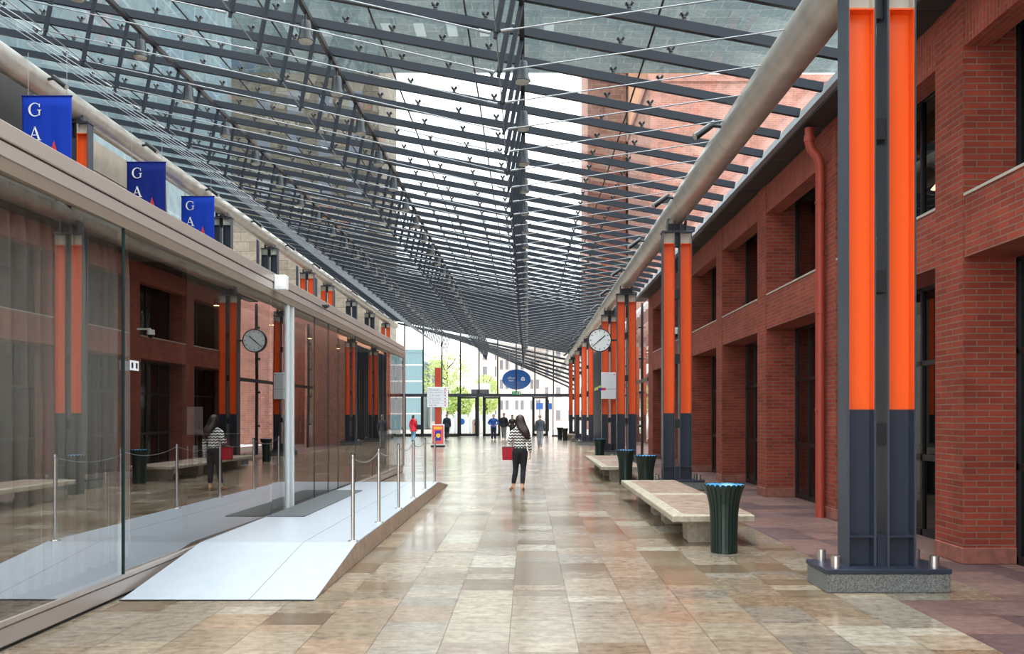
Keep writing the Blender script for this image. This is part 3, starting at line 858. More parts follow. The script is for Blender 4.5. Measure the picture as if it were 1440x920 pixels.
for i, y in enumerate(py):
    if pp is None:
        o = pp = empty('barrier_post')
        MB().loft([(0, 0, 0, .055, .055), (0, 0, .008, .055, .055), (0, 0, .012, .03, .03)], n=24).build('base', M['stainless'], o)
        MB().cyl((0, 0, .01), (0, 0, .955), .0215, n=20).build('tube', M['stainless'], o)
        MB().loft([(0, 0, .955, .0235, .0235), (0, 0, .966, .0235, .0235), (0, 0, .970, .018, .018)], n=20).build('cap', M['black'], o)
        MB().cyl((0, -.03, .92), (0, .03, .92), .008, n=8).build('chain_eye', M['rod'], o)
    else: o = copy_tree(pp)
    o.location = (-1.925, y, zl + .004)
    tag(o, 'slim stainless barrier post on the ramp edge, %s from the camera' % ORD[i], 'post', 'barrier posts on the ramp')
for i, (a, b) in enumerate(zip(py, py[1:])):
    mb = MB(); n = 40; z0 = zl + .92
    pts = [(-1.925, a + .03 + (b - a - .06) * k / n, z0 - .085 * (1 - (2 * k / n - 1) ** 2)) for k in range(n + 1)]
    mb.tube(pts, [.0035 if k % 2 else .006 for k in range(n + 1)], n=6)
    tag(mb.build('barrier_chain', M['rod']), 'thin sagging chain between barrier posts, %s span from the camera' % ORD[i], 'chain', 'chains between the barrier posts')

# ------------------------------------------------------------------ bins
def bin_():
    t = empty('litter_bin')
    R = [(0, .158), (.30, .158), (.45, .163), (.58, .178), (.68, .2), (.76, .228), (.81, .252)]
    def rad(z):
        for (z0, r0), (z1, r1) in zip(R, R[1:]):
            if z <= z1: return r0 + (r1 - r0) * (z - z0) / (z1 - z0)
        return R[-1][1]
    for k in range(24):
        mb = MB(); a = 2 * PI * k / 24; zs = [.012, .2, .4, .5, .58, .64, .7, .75, .79, .815]
        vs = []
        for z in zs:
            r = rad(min(z, .81)); w = r * 2 * PI / 24 * .40 * (1 if z < .8 else .55)
            for dr, dw in ((0, -w), (0, w), (-.009, w), (-.009, -w)):
                ct, st = math.cos(a), math.sin(a); rr = r + dr
                vs.append((rr * ct - dw * st, rr * st + dw * ct, z))
        m = len(zs)
        fs = [(4 * i + j, 4 * i + (j + 1) % 4, 4 * (i + 1) + (j + 1) % 4, 4 * (i + 1) + j) for i in range(m - 1) for j in range(4)] + [(3, 2, 1, 0), (4 * m - 4, 4 * m - 3, 4 * m - 2, 4 * m - 1)]
        mb.add(vs, fs); mb.build('slat', M['bin'], t)
    MB().loft([(0, 0, 0, .15, .15), (0, 0, .05, .15, .15)], n=24).build('base', M['bin'], t)
    MB().loft([(0, 0, .05, .14, .14), (0, 0, .45, .145, .145), (0, 0, .58, .16, .16), (0, 0, .7, .188, .188), (0, 0, .79, .222, .222), (0, 0, .8, .218, .218), (0, 0, .74, .16, .16), (0, 0, .4, .12, .12)], n=24, cap=False).build('liner', M['black'], t)
    mb = MB(); vs = []; n = 48
    prof_ = [(.78, .215), (.797, .231), (.808, .238), (.810, .226), (.79, .18), (.70, .13), (.68, .02)]
    for z, r in prof_:
        for j in range(n):
            a = 2 * PI * j / n; k = 1 + .01 * math.sin(9 * a) ; vs.append((r * k * math.cos(a), r * k * math.sin(a), z - .004 + .003 * math.sin(7 * a)))
    mb.add(vs, [(i * n + j, i * n + (j + 1) % n, (i + 1) * n + (j + 1) % n, (i + 1) * n + j) for i in range(len(prof_) - 1) for j in range(n)], smooth=True)
    mb.build('bin_bag', M['bag_blue'], t)
    return t
pb = bin_()
bins = [(2.33, 10.55, 'dark green slatted litter bin with blue bag beside the nearest flat bench'), (2.43, 18.3, 'flared green litter bin behind the far end of nearest bench'),
        (2.33, 21.15, 'tall green litter bin at the near end of second bench'), (2.55, 31.4, 'green litter bin beyond the second bench'),
        (2.45, 58.5, 'far green litter bin near the glass doors, the closer of two'), (2.25, 62.0, 'far green litter bin near the glass doors, the farther of two')]
for i, (x, y, l) in enumerate(bins):
    o = pb if i == 0 else copy_tree(pb)
    o.location = (x, y, 0); o.rotation_euler.z = i * .3; tag(o, l, 'litter bin', 'green litter bins')

# ------------------------------------------------------------------ benches
def bench(L):
    t = empty('stone_bench')
    for k in range(2):
        y0 = k * (L + .03)
        z0, z1 = .295, .382
        s_ = MB().bbox(-.515, .515, y0, y0 + L, z0, z1, .012).build('seat_slab', M['concrete'], t)
        mb = MB()
        for i in range(3):
            for j in range(6):
                a, b = -.35 + .866 / 3 * i, -.35 + .866 / 3 * (i + 1)
                c, d = y0 + .16 + (L - .32) / 6 * j, y0 + .16 + (L - .32) / 6 * (j + 1)
                mb.box(a + .002, b - .002, c + .002, d - .002, z1 - .01, z1 + .003)
        mb.build('tile_inlay', M['bench_stone'], s_)
        for y in (y0 + .35, y0 + L - .75):
            MB().prism([(-.25, 0), (.25, 0), (.262, .02), (.268, .2), (.30, .296), (-.30, .296), (-.268, .2), (-.262, .02)], y, y + .36).build('leg', M['concrete'], t)
    return t
b1 = bench(3.03)
for i, (y, l) in enumerate(((11.05, 'long low stone bench of two slabs behind the nearest green bin'), (21.7, 'second low stone bench, under the round clock'), (59.2, 'distant low stone bench near the glass doors'))):
    o = b1 if i == 0 else copy_tree(b1)
    o.location = (2.315 if i < 2 else 1.75, y, 0)
    if i == 2: o.location = (3.0 - .1, y, 0); o.scale = (.55, .55, 1)
    tag(o, l, 'bench', 'stone benches along the brick side')
# keep the far bins clear of the far bench
# ------------------------------------------------------------------ clock and display box
ck = thing('clock', 'round white double-faced clock on a bracket of the third column', 'clock', (2.405, 29.7, 4.145))
mb = MB(); n = 48
mb.cyl((0, -.075, 0), (0, .075, 0), .385, n=n); o = mb.build('case', M['lampgrey'], ck)
mb = MB(); vs = []
for y, r in ((-.075, .36), (-.095, .365), (-.095, .392), (-.06, .396), (.06, .396), (.095, .392), (.095, .365), (.075, .36)):
    for j in range(n): vs.append((r * math.cos(2 * PI * j / n), y, r * math.sin(2 * PI * j / n)))
mb.add(vs, [(i * n + j, (i + 1) * n + j, (i + 1) * n + (j + 1) % n, i * n + (j + 1) % n) for i in range(7) for j in range(n)], smooth=True)
mb.build('rim', M['black'], ck)
for sy in (-1, 1):
    f_ = MB().cyl((0, sy * .0755, 0), (0, sy * .079, 0), .362, n=n).build('clock_face', M['face'], ck)
    for k in range(12):
        a = PI / 6 * k; d = Vector((math.sin(a), 0, math.cos(a)))
        MB().obox(d * .27 + Vector((0, sy * .08, 0)), d * .335 + Vector((0, sy * .08, 0)), .022, .004, (0, 1, 0)).build('tick', M['black'], f_)
    for ang, r, w, nm in ((49.2, .235, .034, 'hour_hand'), (229.0, .33, .024, 'minute_hand')):
        a = math.radians(ang) * (1 if sy < 0 else -1); d = Vector((math.sin(a), 0, math.cos(a)))
        MB().obox(-d * .06 + Vector((0, sy * .085, 0)), d * r + Vector((0, sy * .085, 0)), w, .005, (0, 1, 0)).build(nm, M['black'], ck)
    MB().cyl((0, sy * .083, 0), (0, sy * .09, 0), .022, n=12).build('hub', M['black'], ck)
MB().box(.38, .57, -.03, .03, -.03, .03).build('bracket', M['black'], ck)

db = thing('display_box', 'white wall box with a purple stripe on the fourth column', 'display', (3.245, 35.6, 2.3))
MB().bbox(-.285, .285, -.02, .168, 0, 1.06, .01).build('housing', M['signwhite'], db)
MB().box(-.285, .285, -.024, -.02, .39, .4).build('fold_line', M['lampgrey'], db)
MB().box(-.31, -.12, -.028, -.02, .345, .44).build('stripe', M['magenta'], db)
MB().box(-.42, -.27, -.036, -.021, .345, .44).build('stripe', M['purpleblue'], db)
MB().box(.2, .26, -.024, -.02, .96, 1.0).build('badge', M['magenta'], db)
MB().add([(-.58, -.03, .32), (-.3, -.03, .40), (-.28, -.03, .56), (-.56, -.03, .44), (-.58, -.02, .32), (-.3, -.02, .40), (-.28, -.02, .56), (-.56, -.02, .44)],
         [(0, 1, 2, 3), (7, 6, 5, 4), (0, 4, 5, 1), (1, 5, 6, 2), (2, 6, 7, 3), (3, 7, 4, 0)]).build('arrow_flag', M['lime'], db)

# ------------------------------------------------------------------ glass end wall
we = structure('wall_end')
ZTR = 3.12
mx_ = [-9.66 + 1.461 * k for k in range(10)]
for x in mx_:
    MB().box(x - .05, x + .05, YE - .08, YE + .08, ZTR, zb(x) + .1).build('mullion', M['black'], we)
for x, w in ((mx_[0], .2), (-8.27, .22), (-5.42, .18), (-3.92, .2), (-2.18, .1), (.40, .1), (1.55, .12), (2.0, .08), (3.5, .1), (-6.8, .08), (-3.46, .12)):
    MB().box(x - w / 2, x + w / 2, YE - .1, YE + .1, 0, ZTR).build('door_jamb', M['black'], we)
MB().box(-11.6, WX + .2, YE - .11, YE + .11, ZTR, ZTR + .24).build('transom', M['steel_dark'], we)
mb = MB(); mb.box(-11.6, -5.42, YE - .09, YE + .09, 0, .22); mb.box(1.9, 4.6, YE - .09, YE + .09, 0, .12)
mb2 = MB().box(-11.6, -5.42, YE - .09, YE + .09, 0, .22).build('sill_rail', M['black'], we)
MB().box(1.9, 4.9, YE - .09, YE + .09, 0, .12).build('sill_rail', M['black'], we)
xs = [-11.6] + mx_ + [4.7]
for a, b in zip(xs, xs[1:]):
    MB().add([(a + .05, YE, ZTR + .24), (b - .05, YE, ZTR + .24), (b - .05, YE, zb(b)), (a + .05, YE, zb(a))], [(0, 1, 2, 3)]).build('glass_pane', M['end_glass'], we)
for a, b in ((-11.6, -9.76), (-9.56, -8.38), (-8.16, -6.84), (-6.76, -5.51), (-3.82, -3.52), (-2.13, .35), (1.61, 4.7)):
    MB().add([(a, YE, .1), (b, YE, .1), (b, YE, ZTR), (a, YE, ZTR)], [(0, 1, 2, 3)]).build('glass_pane', M['end_glass'], we)
for i, (a, b) in enumerate(((-5.33, -4.02), (-3.40, -2.23), (.45, 1.49))):
    d = structure('door_%d' % (i + 1), (0, YE, 0))
    mb = MB(); t = .1
    mb.box(a, a + t, -.04, .04, .02, ZTR - .02); mb.box(b - t, b, -.04, .04, .02, ZTR - .02); mb.box(a, b, -.04, .04, .02, .22); mb.box(a, b, -.04, .04, ZTR - .14, ZTR - .02)
    mb.build('door_frame', M['black'], d)
    MB().add([(a + t, 0, .2), (b - t, 0, .2), (b - t, 0, ZTR - .1), (a + t, 0, ZTR - .1)], [(0, 1, 2, 3)]).build('door_glass', M['end_glass'], d)
    MB().cyl((b - .16, -.08, .9), (b - .16, -.08, 1.4), .018, n=8).build('door_handle', M['rod'], d)
es = thing('exit_sign', 'green running-figure exit sign above the glass doors', 'sign', (-.88, YE - .2, 3.41))
MB().bbox(-.36, .36, -.03, .03, -.14, .14, .006).build('housing', M['green'], es)
mb = MB()
mb.box(-.30, -.04, -.036, -.03, -.015, .015); mb.add([(-.31, -.036, 0), (-.2, -.036, .08), (-.2, -.036, -.08)], [(0, 2, 1)])
mb.build('arrow', M['white'], es)
mb = MB(); mb.cyl((.09, -.036, .075), (.09, -.03, .075), .028, n=10)
ribbon(mb, [(.08, .04), (.06, -.02), (.12, -.06), (.10, -.12)], [.05, .05, .03, .03], -.036, -.03); ribbon(mb, [(.06, -.02), (.02, -.07), (-.03, -.08)], [.04, .03, .03], -.036, -.03)
ribbon(mb, [(.08, .03), (.15, .0)], [.025, .025], -.036, -.03)
mb.build('running_figure', M['white'], es)
MB().box(.2, .31, -.036, -.03, -.1, .1).build('doorway_symbol', M['white'], es)
MB().obox((-.2, 0, .14), (-.2, 0, .2), .02, .02, (1, 0, 0)).build('hanger', M['black'], es)

ov = thing('oval_sign', 'blue oval hanging sign with white lettering beyond the glass end wall', 'sign', (-.88, YE + .5, 4.5))
mb = MB(); n = 48; vs = [(1.13 * math.cos(2 * PI * j / n), y, .80 * math.sin(2 * PI * j / n)) for y in (-.04, .04) for j in range(n)]
mb.add(vs, [(j, (j + 1) % n, n + (j + 1) % n, n + j) for j in range(n)] + [tuple(range(n)), tuple(range(2 * n - 1, n - 1, -1))])
mb.build('board', M['bluesign'], ov)
text('offices', .23, M['white'], ov, (-.42, -.046, .12)); text('desk', .23, M['white'], ov, (-.42, -.046, -.08))
mb = MB(); mb.prism([(.36, -.1), (.66, -.1), (.66, .1), (.51, .24), (.36, .1)], -.05, -.042)
hs = mb.build('house_symbol', M['white'], ov)
MB().cyl((.51, -.052, .03), (.51, -.05, .03), .06, n=12).build('house_ring', M['bluesign'], hs)
for x in (-.57, .5): MB().cyl((x, 0, .66), (x, 0, 2.3), .012, n=6).build('hanger', M['rod'], ov)

# wayfinding post, poster stand
wp = thing('wayfinding_post', 'red-brown signpost with white direction panel before the glass doors', 'signpost', (-5.0, 49.5, 0))
MB().bbox(-.165, .165, -.1, .1, 0, 4.3, .01).build('post', M['redpost'], wp)
pn = MB().bbox(-.58, .58, -.16, -.1, 2.1, 3.22, .01).build('panel', M['signwhite'], wp)
words_ = ['Gare centrale', 'Centre commercial', 'Le Hall  accueil', 'Parking  Bureaux', 'Bus  Tramway', 'Sortie  Exit']
for k in range(6):
    z = 3.11 - .18 * k
    text(words_[k], .10, M['signtext'], pn, (-.5, -.163, z), name='lettering', align='LEFT')
    MB().cyl((.42, -.168, z), (.42, -.16, z), .04, n=12).build('dot', M['magenta'], pn)
    if k: MB().box(-.55, .55, -.163, -.16, z + .085, z + .093).build('rule', M['lampgrey'], pn)
po = thing('poster_board', 'red and yellow poster stand on the floor before the signpost', 'poster', (-4.66, 46.2, 0))
MB().bbox(-.36, .36, -.2, .2, 0, .1, .01).build('base', M['lampgrey'], po)
MB().bbox(-.33, .33, -.04, .04, .1, 1.18, .008).build('frame', M['signwhite'], po)
MB().box(-.29, .29, -.046, -.04, .16, 1.13).build('poster', M['posterred'], po)
MB().box(-.14, .16, -.05, -.046, .34, .85).build('picture_panel', M['purpleblue'], po)
MB().cyl((.02, -.053, .6), (.02, -.05, .6), .12, n=16).build('yellow_figure', M['yellow'], po)
MB().box(-.22, .22, -.05, -.046, .93, 1.05).build('headline', M['yellow'], po)

# ------------------------------------------------------------------ people
def skin_obj(name, J, E, root, mat, parent, sub=2, chains=()):
    names = list(J); idx = {k: i for i, k in enumerate(names)}
    vs = [J[k][:3] for k in names]; rs = [J[k][3:] for k in names]; es_ = [(idx[a], idx[b]) for a, b in E]; roots = [idx[root]]
    for ch in chains:
        b = len(vs); roots.append(b)
        for k, p in enumerate(ch):
            vs.append(p[:3]); rs.append(p[3:])
            if k: es_.append((b + k - 1, b + k))
    me = bpy.data.meshes.new(name); me.from_pydata(vs, es_, [])
    o = bpy.data.objects.new(name, me); COL.objects.link(o)
    o.modifiers.new('s', 'SKIN'); o.modifiers.new('d', 'SUBSURF').levels = sub
    o.modifiers['d'].render_levels = sub
    for i, sv in enumerate(me.skin_vertices[0].data):
        r = rs[i]; sv.radius = (r[0], r[1] if len(r) > 1 else r[0]); sv.use_root = i in roots
    dg = bpy.context.evaluated_depsgraph_get(); dg.update()
    m2 = bpy.data.meshes.new_from_object(o.evaluated_get(dg))
    bpy.data.objects.remove(o); bpy.data.meshes.remove(me)
    m2.materials.clear(); m2.materials.append(mat)
    for p in m2.polygons: p.use_smooth = True; p.material_index = 0
    q = bpy.data.objects.new(name, m2); COL.objects.link(q); q.parent = parent
    return q

def fuse(o, vox=.013, it=6):
    md = o.modifiers.new('r', 'REMESH'); md.mode = 'VOXEL'; md.voxel_size = vox; md.use_smooth_shade = True
    sm = o.modifiers.new('s', 'SMOOTH'); sm.factor = .5; sm.iterations = it
    dg = bpy.context.evaluated_depsgraph_get(); dg.update()
    m2 = bpy.data.meshes.new_from_object(o.evaluated_get(dg)); o.modifiers.clear(); o.data = m2
    return o
def person(label, loc, rz, hgt=1.70, pose=None, top='cloth_black', legs='cloth_black', shoe='shoe_dark', hair='hair_dark', hair_kind='short', bulk=1.0, coat=0, heels=False, female=False, group=None, bare_ankle=False):
    """local frame: the person looks along +Y, height given in metres"""
    t = thing('person', label, 'person', loc, rz, group)
    s = hgt / 1.70
    P = dict(hipL=(-.088, 0, .90), hipR=(.088, 0, .90), kneeL=(-.095, .03, .49), kneeR=(.095, .0, .49), ankL=(-.09, .0, .085), ankR=(.09, -.05, .085),
             shL=(-.165, 0, 1.385), shR=(.165, 0, 1.385), elL=(-.225, -.03, 1.11), elR=(.225, -.03, 1.11), wrL=(-.235, .05, .87), wrR=(.235, .05, .87), fL=(0, 1, 0), fR=(0, 1, 0), curl=1.0, lean=0)
    if pose: P.update(pose)
    V = {k: Vector(v) for k, v in P.items() if isinstance(v, tuple)}
    sw = .92 if female else 1.0
    def j(v, r, r2=None): return (v[0] * s, v[1] * s, v[2] * s, r * s, (r2 or r) * s)
    pel = (0, 0, .94); wst = (0, .0, 1.08); chs = (0, .0, 1.27); nk0 = (0, -.005, 1.43); nk1 = (0, .005, 1.475)
    J = {'pel': j(pel, .125 * sw, .09), 'wst': j(wst, .115 * sw, .082), 'chs': j(chs, .135 * sw, .095), 'nk0': j(nk0, .058, .055), 'nk1': j(nk1, .05, .052),
         'jaw': j((0, .028, 1.53), .058, .072), 'head': j((0, .012, 1.60), .072, .088), 'crown': j((0, .0, 1.655), .060, .07)}
    E = [('pel', 'wst'), ('wst', 'chs'), ('chs', 'nk0'), ('nk0', 'nk1'), ('nk1', 'jaw'), ('jaw', 'head'), ('head', 'crown')]
    chains = []
    for q in 'LR':
        J['sh' + q] = j(V['sh' + q], .052); J['el' + q] = j(V['el' + q], .038); J['wr' + q] = j(V['wr' + q], .024, .02)
        E += [('chs', 'sh' + q), ('sh' + q, 'el' + q), ('el' + q, 'wr' + q)]
        J['hip' + q] = j(V['hip' + q], .085); J['kn' + q] = j(V['knee' + q], .054); J['an' + q] = j(V['ank' + q], .036)
        calf = V['knee' + q].lerp(V['ank' + q], .3) + Vector((0, -.015, 0)); J['ca' + q] = j(calf, .052)
        f = Vector(V['f' + q]).normalized()
        hl = V['ank' + q]
        toe = hl + f * .15 + Vector((0, 0, -.055)); J['ft' + q] = j(hl + f * .07 + Vector((0, 0, -.045)), .034, .026); J['to' + q] = j(toe, .026, .018)
        E += [('pel', 'hip' + q), ('hip' + q, 'kn' + q), ('kn' + q, 'ca' + q), ('ca' + q, 'an' + q), ('an' + q, 'ft' + q), ('ft' + q, 'to' + q)]
        # hand: palm continues the forearm, five fingers as chains of their own
        d = (V['wr' + q] - V['el' + q]).normalized()
        if d.z > -.3: d = (d + Vector((0, .2, -.35))).normalized()
        inn = Vector((1 if q == 'L' else -1, 0, 0)); side = d.cross(inn).normalized()
        if side.y < 0: side = -side
        palm = V['wr' + q] + d * .075
        J['pa' + q] = j(palm, .036, .016); E += [('wr' + q, 'pa' + q)]
        for k, (o_, ln) in enumerate(((.030, .066), (.010, .075), (-.010, .070), (-.028, .054))):
            b0 = palm + side * o_ * .8 - d * .012; b1 = palm + side * o_ + d * .028; b2 = b1 + (d * .75 + inn * .4 * P['curl']).normalized() * ln * .55; b3 = b2 + (d * .35 + inn * .8 * P['curl']).normalized() * ln * .5
            chains.append([j(b0, .009), j(b1, .0095), j(b2, .0085), j(b3, .007)])
        th0 = V['wr' + q] + d * .03 + side * .02; th1 = th0 + (side * .8 + d * .6 + inn * .3).normalized() * .035; th2 = th1 + (d * .9 + side * .2 + inn * .35).normalized() * .034
        chains.append([j(th0, .012), j(th1, .0105), j(th2, .008)])
    # nose and ears
    chains.append([j((0, .095, 1.592), .011), j((0, .118, 1.570), .013), j((0, .098, 1.562), .011)])
    for sx in (-1, 1): chains.append([j((sx * .072, .0, 1.61), .010, .018), j((sx * .079, -.006, 1.59), .011, .02), j((sx * .074, .0, 1.562), .008, .014)])
    skin_obj('body', J, E, 'pel', M['skin'], t, 2, chains)
    for sx in (-1, 1):
        MB().loft([(sx * .03 * s, .094 * s, 1.596 * s, .003, .002), (sx * .03 * s, .097 * s, 1.602 * s, .011 * s, .006 * s), (sx * .03 * s, .094 * s, 1.608 * s, .003, .002)], n=10).build('eye', M['eye'], t)
    MB().loft([(0, .093 * s, 1.528 * s, .01, .004), (0, .099 * s, 1.534 * s, .024 * s, .008 * s), (0, .094 * s, 1.541 * s, .01, .004)], n=10).build('mouth', M['lip'], t)
    # trousers
    b = bulk
    def path(pts, rr, m=6):
        P_ = [Vector(p) for p in pts]; out = []; ro = []
        for a in range(len(P_) - 1):
            p0, p1, p2, p3 = P_[max(a - 1, 0)], P_[a], P_[a + 1], P_[min(a + 2, len(P_) - 1)]
            for q_ in range(m):
                u = q_ / m
                out.append(.5 * ((2 * p1) + (p2 - p0) * u + (2 * p0 - 5 * p1 + 4 * p2 - p3) * u * u + (3 * p1 - p0 - 3 * p2 + p3) * u ** 3)); ro.append(rr[a] + (rr[a + 1] - rr[a]) * u)
        out.append(P_[-1]); ro.append(rr[-1])
        return [p * s for p in out], [r * s for r in ro]
    hb = .155 * sw * (1 + (b - 1) * .4); hd = .118 * (1 + (b - 1) * .5)
    mb = MB(); mb.smooth = True
    mb.loft([tuple(c * s for c in r) for r in ((0, -.005, .83, .05, .05), (0, -.01, .855, hb * .7, hd * .85), (0, -.014, .905, hb * 1.04, hd * 1.02), (0, -.010, .97, hb * 1.03, hd), (0, 0, 1.04, hb * .9, hd * .9), (0, 0, 1.08, hb * .87, hd * .88))], n=24)
    for q in 'LR':
        kn, an, hp = V['knee' + q], V['ank' + q], V['hip' + q]
        hem = kn.lerp(an, .82 if bare_ankle else .97)
        hp2 = Vector((hp.x * .92, hp.y, hp.z - .02))
        pts, rr = path([hp2 + Vector((-.01 if q == 'R' else .01, -.01, .12)), hp2 + Vector((0, -.014, .0)), hp.lerp(kn, .5), kn, kn.lerp(an, .35) + Vector((0, -.012, 0)), hem], [.05, .098 * (1 + (b - 1) * .4), .082 * b, .064 * b, .062 * b, .050 * b])
        mb.tube(pts, rr, n=16)
    fuse(mb.build('trousers', M[legs], t), it=10)
    # upper garment
    zb0 = 1.0 - coat; fl = .055 if coat > .25 else .03 if coat > .1 else .004
    tb = 1 + (b - 1) * .55
    mb = MB()
    rings = [(0, 0, zb0, hb + fl + .012, hd + fl + .008)]
    if coat > .1: rings.append((0, 0, .95, hb + .018, hd + .016))
    rings += [(0, 0, 1.06, .142 * sw * tb, .108 * tb), (0, .003, 1.16, .145 * sw * tb, .108 * tb), (0, .004, 1.27, .163 * sw * tb, .118 * tb), (0, -.004, 1.345, .168 * sw * tb, .108 * tb), (0, -.008, 1.395, .148 * sw * tb, .088 * tb), (0, -.008, 1.43, .098 * tb, .07), (0, -.004, 1.46, .064, .06), (0, -.002, 1.475, .058, .056)]
    mb.loft([tuple(c * s for c in r) for r in rings], n=28)
    for q in 'LR':
        sh, el, wr = V['sh' + q], V['el' + q], V['wr' + q]
        sgn = -1 if q == 'L' else 1
        pts, rr = path([sh + Vector((-sgn * .085, -.004, -.005)), sh + Vector((-sgn * .028, -.002, -.018)), sh.lerp(el, .28) + Vector((sgn * .0, 0, 0)), el, el.lerp(wr, .5), el.lerp(wr, .95)], [.04, .060 * tb, .060 * tb, .050 * tb, .045 * tb, .038 * tb])
        mb.tube(pts, rr, n=14)
    if hair_kind == 'hood' or coat > .25:
        mb.loft([tuple(c * s for c in r) for r in ((0, -.07, 1.38, .10, .05), (0, -.085, 1.43, .12, .07), (0, -.075, 1.49, .10, .06), (0, -.06, 1.52, .05, .03))], n=18)
    fuse(mb.build('upper_garment', M[top], t))
    # shoes
    for q in 'LR':
        hl = V['ank' + q]; f = Vector(V['f' + q]).normalized(); r = Vector((f.y, -f.x, 0))
        g = hl + Vector((0, 0, -.085))
        hz = .06 if heels else .0
        K = {'a': j(g + Vector((0, 0, .045 + hz * .75)) - f * .045, .036, .032), 'b': j(g + f * .05 + Vector((0, 0, .042 + hz * .35)), .038, .028), 'c': j(g + f * .14 + Vector((0, 0, .03)), .038, .024), 'd': j(g + f * .195 + Vector((0, 0, .026)), .026, .02)}
        o = skin_obj('shoe', K, [('a', 'b'), ('b', 'c'), ('c', 'd')], 'b', M[shoe], t)
        if heels:
            hp_ = (g - f * .055) * s
            MB().cyl(hp_ + Vector((0, 0, .004)), hp_ + Vector((0, 0, .07 * s)), .012, .024, n=10).build('heel', M[shoe], o)
    # hair
    mb = MB()
    if hair_kind == 'long':
        R = [(.165, -.10, 1.185, .022, .015), (.160, -.11, 1.215, .05, .03), (.140, -.125, 1.27, .078, .045), (.105, -.13, 1.33, .10, .055), (.075, -.115, 1.39, .118, .066), (.045, -.085, 1.45, .12, .072), (.022, -.055, 1.51, .112, .080),
             (.008, -.030, 1.57, .106, .094), (0, -.018, 1.63, .100, .096), (0, -.012, 1.68, .084, .084), (0, -.009, 1.712, .052, .056), (0, -.006, 1.726, .012, .014)]
        nn = 72; vs = []
        for i, (cx, cy, z, rx, ry) in enumerate(R):
            for j_ in range(nn):
                a = 2 * PI * j_ / nn; k = 1 + (.035 * math.sin(9 * a + 3.1 * z * 6) + .02 * math.sin(23 * a)) * min(1, (len(R) - 1 - i) / 5)
                vs.append(((cx + rx * k * math.cos(a)) * s, (cy + ry * k * math.sin(a)) * s, (z + (.02 * math.sin(5 * a) if i < 2 else 0)) * s))
        mb.add(vs, [(i * nn + j_, i * nn + (j_ + 1) % nn, (i + 1) * nn + (j_ + 1) % nn, (i + 1) * nn + j_) for i in range(len(R) - 1) for j_ in range(nn)] + [tuple(range(nn - 1, -1, -1)), tuple(range((len(R) - 1) * nn, len(R) * nn))], smooth=True)
    elif hair_kind == 'hood':
        R = [(0, -.02, 1.44, .10, .10), (0, -.03, 1.50, .11, .105), (0, -.025, 1.58, .105, .098), (0, -.02, 1.66, .092, .088), (0, -.018, 1.71, .05, .05), (0, -.018, 1.72, .01, .01)]
        mb.loft([tuple(c * s for c in r) for r in R], n=20)
    else:
        lo = 1.54 if hair_kind == 'short' else 1.46
        R = [(0, -.055, lo, .05, .035), (0, -.05, lo + .03, .074, .052), (0, -.034, 1.61, .083, .072), (0, -.022, 1.65, .082, .086), (0, -.006, 1.685, .070, .084), (0, 0, 1.712, .045, .055), (0, 0, 1.722, .01, .012)]
        mb.loft([tuple(c * s for c in r) for r in R], n=20)
    mb.build('hair', M[hair], t)
    lo_ = min(v.co.z for c in kids(t) for v in c.data.vertices)
    t.location.z = -lo_ + .001
    return t

walk = dict(kneeL=(-.085, .05, .50), ankL=(-.075, .02, .085), kneeR=(.085, -.03, .50), ankR=(.065, -.22, .16))
# the woman in the zigzag top
wm = person('woman walking away in black and white zigzag top, black trousers and beige heels', (-.165, 19.3, .012), math.radians(2), 1.67,
            dict(shL=(-.155, 0, 1.375), shR=(.155, 0, 1.375), elL=(-.225, -.05, 1.12), wrL=(-.20, .16, 1.135), elR=(.205, -.03, 1.11), wrR=(.225, .02, .88),
                 kneeL=(-.095, .06, .50), ankL=(-.155, .05, .125), kneeR=(.07, .0, .50), ankR=(.045, -.10, .125), fL=(-.35, 1, 0), fR=(.25, 1, 0)),
            'zigzag', 'cloth_black', 'shoe_tan', 'hair', 'long', .98, .02, True, True, bare_ankle=True)
bg = thing('handbag', 'red leather handbag hanging from the arm of the woman in zigzag', 'handbag', (-.165 - .245, 19.37, .66))
mb = MB(); mb.loft([(0, 0, 0, .12, .075), (0, 0, .01, .13, .08)], n=4) if False else None
v0 = []
for z, w, d in ((0, .128, .066), (.012, .137, .07), (.14, .143, .066), (.27, .147, .058), (.285, .146, .052)):
    for x_, y_ in ((-w, -d), (-w * .5, -d * 1.06), (0, -d * 1.08), (w * .5, -d * 1.06), (w, -d), (w, d), (0, d * 1.08), (-w, d)): v0.append((x_, y_, z))
mb = MB(); mb.add(v0, [(i * 8 + k, i * 8 + (k + 1) % 8, (i + 1) * 8 + (k + 1) % 8, (i + 1) * 8 + k) for i in range(4) for k in range(8)] + [tuple(range(7, -1, -1)), tuple(range(32, 40))])
mb.build('bag_body', M['bag_red'], bg)
mb = MB(); mb.box(-.149, .149, -.064, -.056, .262, .288); mb.box(-.149, .149, .056, .064, .262, .288); mb.build('top_trim', M['bag_red_dark'], bg)
for sx in (-1, 1): MB().box(sx * .08 - .008, sx * .08 + .008, -.079, -.05, .02, .27).build('strap', M['bag_red_dark'], bg)
for dy in (-.045, .045):
    pts = [(-.08 + .16 * k / 16 + .03 * math.sin(PI * k / 16), dy + (.0 - dy) * math.sin(PI * k / 16) * .8, .27 + .225 * math.sin(PI * k / 16) ** .7) for k in range(17)]
    MB().tube(pts, .0065, n=6).build('handle', M['bag_red_dark'], bg)

